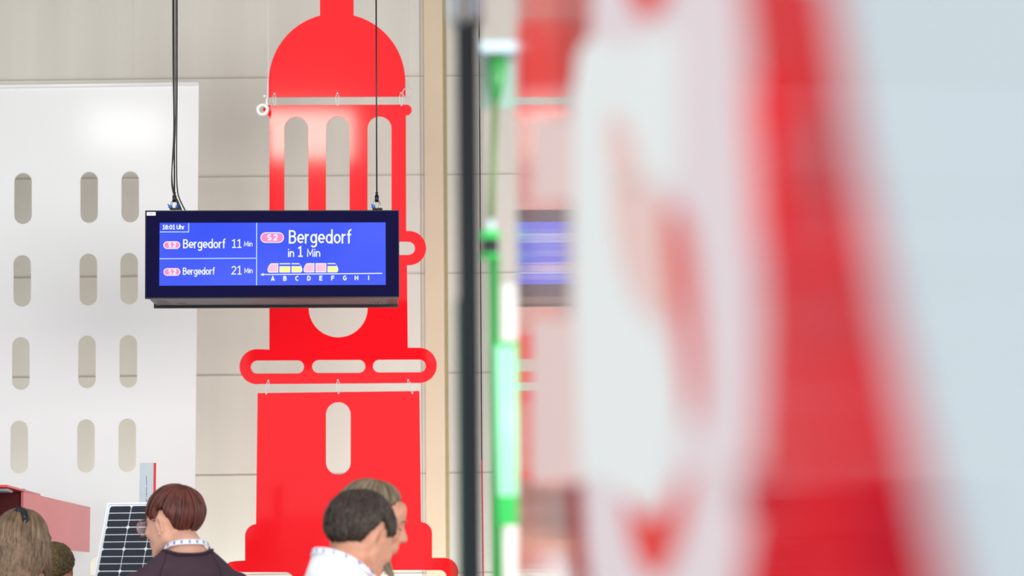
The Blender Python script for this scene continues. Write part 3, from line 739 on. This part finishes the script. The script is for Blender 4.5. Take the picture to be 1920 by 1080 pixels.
def lerp_tab(tab, a):
    for (a0, e0), (a1, e1) in zip(tab, tab[1:]):
        if a <= a1:
            t = (a - a0) / (a1 - a0); t = t * t * (3 - 2 * t); return e0 + (e1 - e0) * t
    return tab[-1][1]

def person(spec):
    rnd = random.Random(spec['seed'])
    H = spec['H']; k = H / 1.75
    hc_px, hc_py, Y = spec['head']
    yaw = R(spec['yaw'])
    lean = spec.get('lean', 0.0)            # head centre ahead of the spine (m, unscaled)
    hz = 1.633
    HC = P(hc_px, hc_py, Y)
    fwd = Vector((-math.sin(yaw), math.cos(yaw), 0))
    k = spec.get('k', HC.z / (hz - spec.get('drop', 0)))
    hloc = Vector((0, .015 + lean, hz - spec.get('drop', 0)))
    hloc.x = spec.get('side', 0.0); rgt = Vector((math.cos(yaw), math.sin(yaw), 0))
    base = HC - fwd * (hloc.y * k) - rgt * (hloc.x * k); base.z = 0
    root = empty('person', base.to_tuple(), yaw); root.scale = (k, k, k)
    tag(root, spec['label'], 'person')
    HM = Matrix.Translation(hloc) @ Euler((R(-spec['pitch']), R(spec.get('roll', 0)), R(spec.get('turn', 0)))).to_matrix().to_4x4()
    R3 = HM.to_3x3()
    def h(x, y, z): return HM @ Vector((x, y, z))
    # ---- body, one continuous surface
    wd = spec.get('wd', 1.0); slope = spec.get('slope', 0.0)
    mb = MB()
    hb = lambda c, r, rot=None: mb.ball(h(*c), r, 24, R3 @ rot if rot is not None else R3)
    hb((0, -.014, .028), (.074, .094, .088)); hb((0, .02, .0), (.068, .074, .085)); hb((0, .032, -.030), (.062, .060, .068))
    hb((0, .048, -.066), (.042, .044, .040)); hb((0, .074, -.092), (.019, .015, .017))
    hb((0, .07, .048), (.05, .024, .035)); hb((0, .088, .028), (.034, .01, .01))
    for s in (-1, 1):
        hb((s*.036, .068, -.022), (.024, .024, .022));  hb((s*.033, .072, .004), (.016, .016, .012))
        for i_ in range(9):
            q_ = i_ / 8; hb((s*(.056 - .036*q_**1.4), -.008 + .078*q_, -.050 - .044*q_), (.018, .022, .022 - .004*q_))
        # ear: back plate, rim, lobe, tragus
        er = Euler((R(-8), 0, R(s * 12))).to_matrix()
        ec = Vector((s*.0765, -.006, -.008))
        hb(tuple(ec + Vector((0, -.003, 0))), (.0045, .014, .024), er); hb((s*.069, -.006, -.014), (.011, .013, .024)); hb((s*.064, -.012, -.03), (.012, .014, .018))
        for i in range(15):
            a = R(-70 + i * 20); q = er @ Vector((s*.0035, -math.cos(a)*.0155 - .001, math.sin(a)*.027))
            hb(tuple(ec + q), (.0042, .0042, .0045))
        hb(tuple(ec + Vector((s*.001, .004, -.029))), (.005, .007, .008)); hb(tuple(ec + Vector((s*.001, .013, -.004))), (.004, .004, .007))
    for i in range(8):
        t = i / 7; hb((0, .090 + .024*t, .012 - .034*t), (.007 + .004*t, .009, .009))
    hb((0, .117, -.026), (.0105, .009, .0085)); hb((0, .104, -.026), (.014, .012, .011))
    if spec.get('closed'):
        for s in (-1, 1): hb((s*.0315, .080, .006), (.0135, .0135, .0125))
    for s in (-1, 1): hb((s*.011, .105, -.03), (.0075, .009, .0065))
    hb((0, .094, -.055), (.022, .010, .0055)); hb((0, .093, -.068), (.02, .010, .0065)); hb((0, .083, -.058), (.032, .02, .022))
    nb = Vector((0, -.02, 1.44)); nt_ = h(0, -.03, -.06)
    chain(mb, nb, nt_, .058, .050, n=10)
    chain(mb, nb + Vector((0, .02, -.02)), h(0, .01, -.07), .045, .045, n=8)
    for (c, r) in [((0, -.015, 1.362 - slope*.5), (.130*wd, .097, .082)), ((0, 0, 1.28 - slope*.4), (.165*wd, .115, .13)), ((0, .0, 1.14), (.145, .105, .13)), ((0, 0, 1.0), (.155, .11, .12)), ((0, -.01, .92), (.165, .115, .10))]: mb.ball(c, r, 24)
    def torso_sh(m_, g=0.0):
        for s in (-1, 1):
            chain(m_, (s*.03, -.022, 1.418), (s*.15*wd, -.01, 1.362 - slope), .044 + g, .048 + g, n=8)
    torso_sh(mb)
    bend = spec.get('bend', 70)
    arms = []
    for s in (-1, 1):
        sh = Vector((s*.178*wd, -.005, 1.352 - slope)); el = Vector((s*.232*wd, -.02, 1.09 - slope))
        fa = Vector((-s*.25, math.sin(R(bend)), -math.cos(R(bend)))).normalized() * .25; wr = el + fa
        arms.append((s, sh, el, wr)); 
        chain(mb, sh, el, .052, .040); chain(mb, el, wr, .040, .027, (1, 1))
        d = fa.normalized(); side = Vector((s, 0, 0)); side = (side - d * side.dot(d)).normalized(); nrm = d.cross(side)
        for u in range(5): mb.ball(wr + d * (.015 + .018*u), (.016 + .004 * u, .03, .03) if False else .019 + .001*u, 12)
        for u, (off, ln) in enumerate(((-.030, .062), (-.011, .074), (.009, .080), (.029, .072))):
            p0 = wr + d * .085 + side * (-off); cur = d.copy(); pp = p0
            for j, f_ in enumerate((.45, .32, .23)):
                cur = (Matrix.Rotation(R(18) * s * (1 if j else .5), 3, side) @ cur).normalized()
                pn = pp + cur * ln * f_; chain(mb, pp, pn, .0088 - .0008*j, .0082 - .0008*j, n=6); pp = pn
            chain(mb, wr + d * .02 + side * (-off * .5), p0, .014, .0105, n=7)
        tb = wr + d * .03 - side * .02; chain(mb, tb, tb + d * .035 - side * .028, .012, .0105, n=5); chain(mb, tb + d * .035 - side * .028, tb + d * .065 - side * .034, .0102, .0085, n=5)
    for s in (-1, 1):
        chain(mb, (s*.085, 0, .90), (s*.095, .01, .50), .082, .055); chain(mb, (s*.095, .01, .50), (s*.10, -.02, .10), .053, .036)
        chain(mb, (s*.10, -.03, .045), (s*.115, .12, .03), .036, .026)
    HMi = HM.inverted()
    def sculpt(me):
        n = len(me.vertices); co = np.empty(n*3); me.vertices.foreach_get('co', co); co = co.reshape(-1, 3)
        A = np.array(HMi); L = co @ A[:3, :3].T + A[:3, 3]
        ne = len(me.edges); ed = np.empty(ne*2, dtype=np.int64); me.edges.foreach_get('vertices', ed); ed = ed.reshape(-1, 2)
        deg = np.bincount(ed.ravel(), minlength=n)[:, None].astype(float)
        ear = ((np.abs(L[:, 0]) > .071) & (np.abs(L[:, 1] + .006) < .028) & (np.abs(L[:, 2] + .01) < .042))
        wm = np.where(ear, 0.0, .6)[:, None]
        for _ in range(9):
            acc = np.stack([np.bincount(ed[:, 0], L[ed[:, 1], j], n) + np.bincount(ed[:, 1], L[ed[:, 0], j], n) for j in range(3)], 1) / np.maximum(deg, 1)
            L[:] += wm * (acc - L)
        def push(c, rad, vec):
            d2 = (((L - np.array(c)) / np.array(rad))**2).sum(1); w = np.exp(-d2 * 1.6)[:, None]
            L[:] += w * np.array(vec)
        for s in (-1, 1):
            push((s*.032, .095, .008), (.018, .02, .012), (0, -.009, 0))
            push((s*.0805, .0, -.004), (.012, .0075, .013), (-s*.008, 0, 0))
        push((0, .104, -.0615), (.022, .01, .0022), (0, -.0035, 0)); push((0, .095, -.082), (.02, .012, .007), (0, -.004, 0))
        Ai = np.array(HM); co2 = L @ Ai[:3, :3].T + Ai[:3, 3]
        me.vertices.foreach_set('co', co2.astype(np.float32).ravel()); me.update()
    remesh(mb, 'body', .0052, spec['skin'], root, 2, sculpt)
    for s in (-1, 1):
        if spec.get('nobrow'): break
        if spec.get('closed'): e = MB(); e.tube([h(s*(.021 + .022*t), .0935 - .010*t*t, .0005 + .003*(2*t-1)**2) for t in [i/6 for i in range(7)]], .0013, 6); e.build('eyelash', EYE, root, True)
        e = MB(); e.ball(h(s*.0315, .081 if not spec.get('closed') else .068, .0065), .0110, 16); e.build('eye', EYE, root, True)
        e = MB(); e.tube([h(s*(.014 + .038*t), .101 - .012*t*t, .024 + .006*math.sin(math.pi*t)) for t in [i/6 for i in range(7)]], [.001, .0022, .0026, .0026, .0024, .0018, .0008], 6); e.build('eyebrow', spec['hair'], root, True)
    # ---- clothes
    c = MB(); g = .011
    for (q, r) in [((0, -.015, 1.368 - slope*.3), ((.137+g)*wd, .10+g, .087+g)), ((0, 0, 1.28 - slope*.4), ((.168+g)*wd, .118+g, .13+g)), ((0, .0, 1.14), (.155+g, .115+g, .14)), ((0, 0, 1.0), (.168+g, .122+g, .13)), ((0, 0, .93), (.172+g, .125+g, .07))]: c.ball(q, r, 28)
    torso_sh(c, .012 if spec['neck'] == 'round' else .012)
    for s, sh, el, wr in arms:
        e2 = sh.lerp(el, .72) if spec['sleeve'] == 'short' else el
        chain(c, sh, e2, .066, .058)
        if spec['sleeve'] == 'long': chain(c, el, el.lerp(wr, .9), .056, .040)
    wz = 1.425 if spec['neck'] == 'round' else 1.47
    def cut(me):
        # neck opening: drop faces around the neck, rounded
        bm = bmesh.new(); bm.from_mesh(me)
        ex, ey = (.082 if spec['neck'] == 'round' else .060), .074
        dead = [v for v in bm.verts if (math.hypot(v.co.x / ex, (v.co.y + .012) / ey) < 1 and v.co.z > 1.36) or v.co.z < .90 or v.co.z > 1.52]
        bmesh.ops.delete(bm, geom=dead, context='VERTS')
        ring_ = [v for v in bm.verts if v.is_boundary and v.co.z > 1.3]
        for v in ring_:
            a = math.atan2(v.co.x / ex, (v.co.y + .012) / ey); v.co.x = ex * math.sin(a); v.co.y = -.012 + ey * math.cos(a)
        zs = [(math.atan2(v.co.x, v.co.y + .012), v.co.z) for v in ring_]
        bins = []
        for i in range(28):
            a = -math.pi + (i + .5) * 2 * math.pi / 28; near = [z for t_, z in zs if abs((t_ - a + math.pi) % (2*math.pi) - math.pi) < .3]
            bins.append((a, sum(near) / max(1, len(near)) if near else 1.43))
        for v in ring_:
            a = math.atan2(v.co.x, v.co.y + .012); v.co.z = min(bins, key=lambda q_: abs((q_[0] - a + math.pi) % (2*math.pi) - math.pi))[1]
        spec['_band'] = [(ex * math.sin(math.atan2(math.sin(a) / ex, math.cos(a) / ey)), -.012 + ey * math.cos(math.atan2(math.sin(a) / ex, math.cos(a) / ey)), z + .001) for a, z in bins]
        bm.to_mesh(me); bm.free()
        import mathutils
        for v in me.vertices:
            n_ = mathutils.noise.noise(Vector(v.co) * 9 + Vector((spec['seed'], 0, 0)))
            v.co += v.normal * n_ * .006
    sh_o = remesh(c, 'shirt', .009, CL[spec['top']], root, 4, cut)
    sm = sh_o.modifiers.new('thickness', 'SOLIDIFY'); sm.thickness = .003; sm.offset = -1
    if spec['neck'] == 'round':
        b = MB(); b.tube(spec['_band'], .0055, 8, closed=True)
        b.build('neckband', CL['seam'] if spec['top'] == 'maroon' else CL[spec['top']], sh_o, True)
    if spec['neck'] == 'collar':
        b = MB(); n = 36; ring = []
        for i in range(n + 1):
            a = R(22) + (2*math.pi - R(44)) * i / n     # gap in front
            x, y = math.sin(a), math.cos(a); cy_ = spec.get('cy', -.018)
            for (rx, z) in ((.068, 1.415), (.063, 1.465 + .012*(y < 0)*abs(y)), (.069, 1.468 + .012*(y < 0)*abs(y)), (.094, 1.400)):
                ring.append((x * rx, cy_ + y * rx * 1.02, z - y * rx * spec.get('tilt', 0)))
        fs = [(i*4+j, i*4+j+1, (i+1)*4+j+1, (i+1)*4+j) for i in range(n) for j in range(3)]
        b.add(ring, fs); co_ = b.build('collar', CL[spec['top']], sh_o, True); s_ = co_.modifiers.new('t', 'SOLIDIFY'); s_.thickness = .002
    if spec['top'] == 'maroon':
        for s in (-1, 1):
            from mathutils.bvhtree import BVHTree
            bv = BVHTree.FromPolygons([v.co.copy() for v in sh_o.data.vertices], [tuple(p.vertices) for p in sh_o.data.polygons])
            g_ = [Vector((s*.074, -.05, 1.45)), Vector((s*.10, -.09, 1.42)), Vector((s*.13, -.12, 1.36)), Vector((s*.155, -.13, 1.28))]
            fine = [g_[i].lerp(g_[i+1], j/6) for i in range(3) for j in range(6)]
            b = MB(); b.tube([bv.find_nearest(q)[0] for q in fine], .0018, 6); b.build('raglan_seam', CL['seam'], sh_o, True)
    t = MB()
    t.ball((0, -.01, .93), (.178, .128, .09), 24)
    for s in (-1, 1): chain(t, (s*.085, 0, .88), (s*.097, .01, .50), .092, .068); chain(t, (s*.097, .01, .50), (s*.10, -.02, .09), .066, .056)
    remesh(t, 'trousers', .012, CL['trousers'], root, 3)
    for s in (-1, 1):
        f = MB(); chain(f, (s*.10, -.045, .045), (s*.118, .14, .034), .046, .036, (1, 1)); f.v = [(x, y, max(z, .002)) for x, y, z in f.v]
        remesh(f, 'shoe', .009, CL['shoe'], root, 2)
    # ---- lanyard
    if spec.get('lanyard'):
        pts = [(0, -.086, 1.470), (.040, -.074, 1.468), (.068, -.03, 1.458), (.078, .03, 1.43), (.07, .10, 1.36), (.035, .138, 1.24), (0, .142, 1.13)]
        if spec['neck'] == 'collar': pts = [(x*1.06, y*1.04 + (spec.get('cy', 0) + .018 if z > 1.4 else 0), z + (-y * spec.get('tilt', 0) if z > 1.4 else 0) + .008) for x, y, z in pts]
        full = [(-x, y, z) for x, y, z in pts[::-1]] + pts[1:]
        out = []
        for i in range(len(full) - 1):
            p0, p1, p2, p3 = [Vector(full[min(max(j, 0), len(full)-1)]) for j in (i-1, i, i+1, i+2)]
            for s in range(5):
                q = s / 5; out.append(.5*((2*p1) + (p2-p0)*q + (2*p0-5*p1+4*p2-p3)*q*q + (3*p1-p0-3*p2+p3)*q**3))
        out.append(Vector(full[-1]))
        hw = .009; vs = []
        for p in out:
            upv = Vector((p.x * .35, (p.y) * .35 + (-.03 if p.y < 0 else 0), 1)).normalized() if p.z > 1.44 else Vector((1, 0, .3)).normalized() * (1 if p.x >= 0 else 1)
            upv = Vector((-p.x * 5.0, -(p.y + .01) * 5.0, .9)).normalized() if p.z > 1.40 else Vector((1, 0, 0))
            if p.z <= 1.40 and p.x > 0: upv = Vector((-1, 0, 0))
            if p.z <= 1.40 and p.x <= 0: upv = Vector((1, 0, 0))
            vs += [p - upv * hw, p + upv * hw]
        b = MB(); b.add(vs, [(2*i, 2*i+1, 2*i+3, 2*i+2) for i in range(len(out) - 1)])
        nf0 = len(b.f); N = len(out)
        for i in range(2, N - 2, 3):
            A0, B0, A1, B1 = [Vector(v) for v in vs[2*i:2*i+4]]
            nn_ = (B0 - A0).cross(A1 - A0).normalized(); cc = (A0 + B0) / 2
            if nn_.dot(cc - Vector((0, -.01, cc.z))) < 0: nn_ = -nn_
            for t0, t1 in ((.25, .45), (.55, .75)):
                for s0, s1 in ((.1, .35), (.45, .85)):
                    L = lambda t_, s_: A0.lerp(B0, t_).lerp(A1.lerp(B1, t_), s_) + nn_ * .0018
                    b.add([L(t0, s0), L(t1, s0), L(t1, s1), L(t0, s1)], [(0, 1, 2, 3)])
        lo_ = b.build('lanyard', CL['lanyard'], root, True); lo_.data.materials.append(CL['print'])
        for i, pl in enumerate(lo_.data.polygons):
            if i >= nf0: pl.material_index = 1
        s_ = lo_.modifiers.new('t', 'SOLIDIFY'); s_.thickness = .0016; s_.offset = 0
    # ---- hair
    tab = spec['line']; th = spec.get('thick', .014)
    RX, RY, RZ = .077 + th, .097 + th, .093 + th; OC = Vector((0, -.014, .022))
    def surf(az, el, s, lift=0.0):     # az 0 front .. 180 back, s = side sign
        a, e = R(az), R(el); d = Vector((s * math.sin(a) * math.cos(e), math.cos(a) * math.cos(e), math.sin(e)))
        r = 1 / math.sqrt((d.x/RX)**2 + (d.y/RY)**2 + (d.z/RZ)**2)
        if el < 0: r *= 1 - .10 * (-el / 50) * (0.3 if spec.get('long') else 1)
        return OC + d * (r + lift)
    cap = MB(); NA, NE = 72, 18; vs = []
    for lay in (0, 1):
        for i in range(NA):
            az = i * 360 / NA; s = 1 if az <= 180 else -1; a2 = az if az <= 180 else 360 - az
            lim = lerp_tab(tab, a2) + (spec.get('part', 0) * s)
            for j in range(NE + 1):
                el = lim + (90 - lim) * j / NE
                edge = min(1, j / 3)
                lift = (-th * .95 + th * .80 * min(1, j / (3 if a2 < 110 or spec.get('long') else 6)) ** .7) if lay == 0 else -th - .004
                vs.append(h(*surf(a2, el, s, lift + (0 if lay else .0015 * math.sin(i*2.1 + j*.3)))))
    fs = []
    for lay in (0, 1):
        o_ = lay * NA * (NE + 1)
        for i in range(NA):
            i2 = (i + 1) % NA
            for j in range(NE): fs.append((o_+i*(NE+1)+j, o_+i2*(NE+1)+j, o_+i2*(NE+1)+j+1, o_+i*(NE+1)+j+1))
    for i in range(NA):
        i2 = (i + 1) % NA; o_ = NA*(NE+1); fs.append((i*(NE+1), i2*(NE+1), o_+i2*(NE+1), o_+i*(NE+1)))
    cap.add(vs, fs)
    # strands
    W = Vector(spec.get('whorl', (0, -.45, .89))).normalized()
    Wx = W.orthogonal().normalized(); Wy = W.cross(Wx)
    n_s = spec.get('n', 1500); clump = [(rnd.uniform(0, 360), rnd.uniform(-6, 6), rnd.uniform(-.0035, .0045), rnd.uniform(.82, 1.04)) for _ in range(90)]
    for i in range(n_s):
        ph = rnd.uniform(0, 360); cl = min(clump, key=lambda c_: abs((c_[0] - ph + 180) % 360 - 180))
        d0 = (cl[0] - ph + 180) % 360 - 180; pts = []; rad = []; last = None
        curl = spec.get('curl', 0); lift0 = cl[2] + rnd.uniform(-.002, .002); jitter = rnd.uniform(-3, 3) * (4 if spec.get('hang_to') == 180.5 else 1)
        th0 = rnd.choice([0, 0, rnd.uniform(0, 60)]); steps = 16; stopped = False; maxr = 150
        tt = th0
        while tt < maxr:
            f_ = tt / 90; p_ = ph + d0 * (.06 if spec.get('long') else .55) * min(1, f_) + curl * 12 * math.sin(tt * .11 + i) + spec.get('swirl', 0) * f_
            dr = W * math.cos(R(tt)) + (Wx * math.cos(R(p_)) + Wy * math.sin(R(p_))) * math.sin(R(tt))
            az = math.degrees(math.atan2(abs(dr.x), dr.y)); el = math.degrees(math.asin(max(-1, min(1, dr.z)))); s = 1 if dr.x >= 0 else -1
            lim = lerp_tab(tab, az) + jitter + spec.get('part', 0) * s
            if el < lim and tt > 8: stopped = True; break
            rim = min(1, max(0, el - lim) / spec.get('taper', 6 if az < 110 else 22)); rim = 1 if tt < 40 or (spec.get('long') and spec.get('hang_from') < az < spec.get('hang_to', 181)) else rim
            lf = -.004 - (1 - rim) * th * .7 + lift0 * min(1, tt / 40) + .003 * math.sin(min(1, (tt - th0) / 50) * math.pi)
            if curl: lf += .004 * curl * math.sin(tt * .25 + i * 1.7)
            pts.append(h(*surf(az, el, s, lf))); tt += 6
        if len(pts) < 3: continue
        if spec.get('long') and stopped and spec.get('hang_from', 55) < az < spec.get('hang_to', 181):
            p = pts[-1].copy(); d = (pts[-1] - pts[-2]).normalized(); Lh = spec['long'] * cl[3] * rnd.uniform(.85, 1.05); st = .02
            out_ = Vector((p.x - hloc.x, p.y - hloc.y, 0)); out_ = out_.normalized() if out_.length > 0 else Vector((0, -1, 0))
            ln = 0; wv = rnd.uniform(0, 6)
            while ln < Lh:
                d = (d * .6 + Vector((0, 0, -1)) * .4).normalized(); p = p + d * st; ln += st
                q = p.copy(); wob = .006 * math.sin(ln * 26 + cl[0]) + .002 * math.sin(ln * 60 + wv)
                q += out_ * wob + Vector((-out_.y, out_.x, 0)) * wob * .7
                rx_, ry_ = q.x - hloc.x * .6, q.y - (hloc.y * .5 - .03); rr_ = math.hypot(rx_, ry_); rm = .086 + .004 * rnd.random()
                if rr_ < rm: q.x += rx_ / rr_ * (rm - rr_); q.y += ry_ / rr_ * (rm - rr_)
                tq = max(0, min(1, (1.54 - q.z) / .14)); tq = tq * tq * (3 - 2 * tq)   # rest on the shoulders and back
                if p.y < hloc.y and not spec.get('front'): q.y = q.y * (1 - tq) + min(q.y, -.135) * tq
                else: q.y = q.y * (1 - tq) + max(q.y, .135) * tq
                pts.append(q)
        L_ = len(pts); rb = spec.get('sw', .0021)
        rad = [rb * (.5 + .5 * min(1, j / 2)) * (1 if j < L_ - 3 else (L_ - j) / 3.4) for j in range(L_)]
        cap.tube(pts, rad, 4)
    hair_o = cap.build('hair', spec['hair'], root, True)
    # ---- extras
    if spec.get('glasses'):
        gl = MB(); gm = mat('glasses_frame', rgb(216, 150, 146), rough=.2, metal=.3, noise=.05)
        for s in (-1, 1):
            cc = Vector((s*.035, .112, .0))
            gl.tube([h(*(cc + Vector((.027*math.cos(a), -.008*abs(math.cos(a))*(math.cos(a)*s > 0), .024*math.sin(a))))) for a in [2*math.pi*i/28 for i in range(28)]], .0017, 6, closed=True)
            gl.tube([h(s*.061, .104, .006), h(s*.079, .07, .010), h(s*.082, .01, .013), h(s*.081, -.012, .004)], .0014, 6)
        gl.tube([h(-.009, .113, .004), h(0, .118, .007), h(.009, .113, .004)], .0015, 6)
        go = gl.build('glasses', gm, root, True)
        lm = mat('lens', (1, 1, 1, 1), rough=.03, alpha=.16, noise=0)
        for s in (-1, 1):
            l_ = MB(); l_.ball(h(s*.035, .110, .0), (.026, .0012, .023), 20, R3); l_.build('lens', lm, go, True)
    if spec.get('clip'):
        cm_ = mat('clip_black', rgb(12, 14, 20), rough=.12, noise=.1)
        c0 = h(*spec['clip'])
        b = MB()
        b.tube([c0 + Vector(q) for q in ((-.035, 0, .018), (-.022, -.006, .03), (.0, -.01, .033), (.018, -.014, .022), (.026, -.022, .0), (.018, -.03, -.025), (.004, -.034, -.045))], [.006, .009, .011, .012, .014, .012, .004], 10)
        for q in ((-.03, 0, .028), (-.018, -.003, .038), (-.002, -.006, .041), (.012, -.009, .036), (.024, -.014, .024)): b.ball(c0 + Vector(q), .0065, 8)
        co2 = b.build('hair_clip', cm_, root, True)
        b = MB()
        for q in ((-.047, -.004, .022), (-.056, -.004, .021)): b.ball(c0 + Vector(q), .0028, 8)
        b.build('clip_bead', M['steel'], co2, True)
    return root

HM_RED = hair_mat('hair_auburn', rgb(50, 22, 22), rgb(128, 66, 54))
HM_DARK = hair_mat('hair_dark_brown', rgb(26, 20, 18), rgb(74, 60, 52))
HM_LT = hair_mat('hair_light_brown', rgb(74, 62, 48), rgb(150, 132, 108))
HM_BL = hair_mat('hair_dark_blonde', rgb(64, 47, 36), rgb(164, 134, 106))
HM_OL = hair_mat('hair_curly_brown', rgb(40, 30, 20), rgb(134, 112, 72))

person(dict(seed=1, H=1.75, head=(325, 980, 7.15), yaw=18, turn=40, side=-.035, pitch=10, lean=.055, drop=.10, slope=.045, wd=.90, label='person with short auburn bowl cut, glasses, white lanyard and maroon shirt', skin=SKIN, hair=HM_RED,
            top='maroon', neck='round', sleeve='short', lanyard=True, glasses=True, thick=.011, n=2600, sw=.0022, swirl=8,
            line=[(0, 12), (30, 8), (50, 2), (62, -6), (72, -14), (78, 4), (86, 15), (98, 12), (110, -10), (124, -46), (150, -62), (180, -66)]))
person(dict(seed=2, H=1.75, head=(677, 1009, 5.6), yaw=-46, turn=12, pitch=24, lean=.055, drop=.105, tilt=.22, cy=-.006, slope=.03, wd=.92, closed=True, nobrow=True, label='person with short dark hair, head bowed, in a white collared shirt', skin=SKIN2, hair=HM_DARK,
            top='white', neck='collar', sleeve='long', lanyard=True, thick=.012, n=2600, sw=.0024, curl=.6,
            line=[(0, 10), (30, 6), (55, 2), (70, -10), (78, -2), (86, 16), (100, 12), (112, -14), (128, -42), (180, -54)]))
person(dict(seed=3, H=1.7, head=(698, 977, 6.2), yaw=-86, pitch=18, lean=.05, drop=.03, closed=True, taper=12, label='person with long light brown hair looking down, behind the dark-haired person', skin=SKIN2, hair=HM_LT,
            top='sand', neck='round', sleeve='long', thick=.010, n=3000, sw=.0024, long=.34, hang_from=62, hang_to=100, front=True, whorl=(0, -.1, 1),
            line=[(0, 40), (25, 37), (45, 26), (60, 8), (80, -14), (110, -28), (180, -40)]))
person(dict(seed=4, H=1.68, head=(41, 1020, 7.4), yaw=-12, pitch=4, lean=.02, drop=.03, slope=.02, label='person with long dark blonde hair and a black hair clip, seen from behind', skin=SKIN, hair=HM_BL,
            top='white', neck='round', sleeve='short', thick=.018, n=5600, sw=.0030, long=.42, hang_from=50, hang_to=180.5, clip=(.024, -.062, .090), whorl=(0, .0, 1),
            line=[(0, 40), (30, 34), (60, 4), (90, -10), (120, -14), (180, -16)]))
person(dict(seed=5, H=1.5, head=(101, 1071, 8.2), yaw=18, pitch=6, label='smaller person with curly brown hair behind the long-haired person', skin=SKIN2, hair=HM_OL,
            top='red', neck='round', sleeve='short', thick=.012, n=2400, sw=.0020, curl=1.3,
            line=[(0, 30), (50, 22), (75, 0), (88, 16), (102, 6), (120, -24), (180, -42)]))
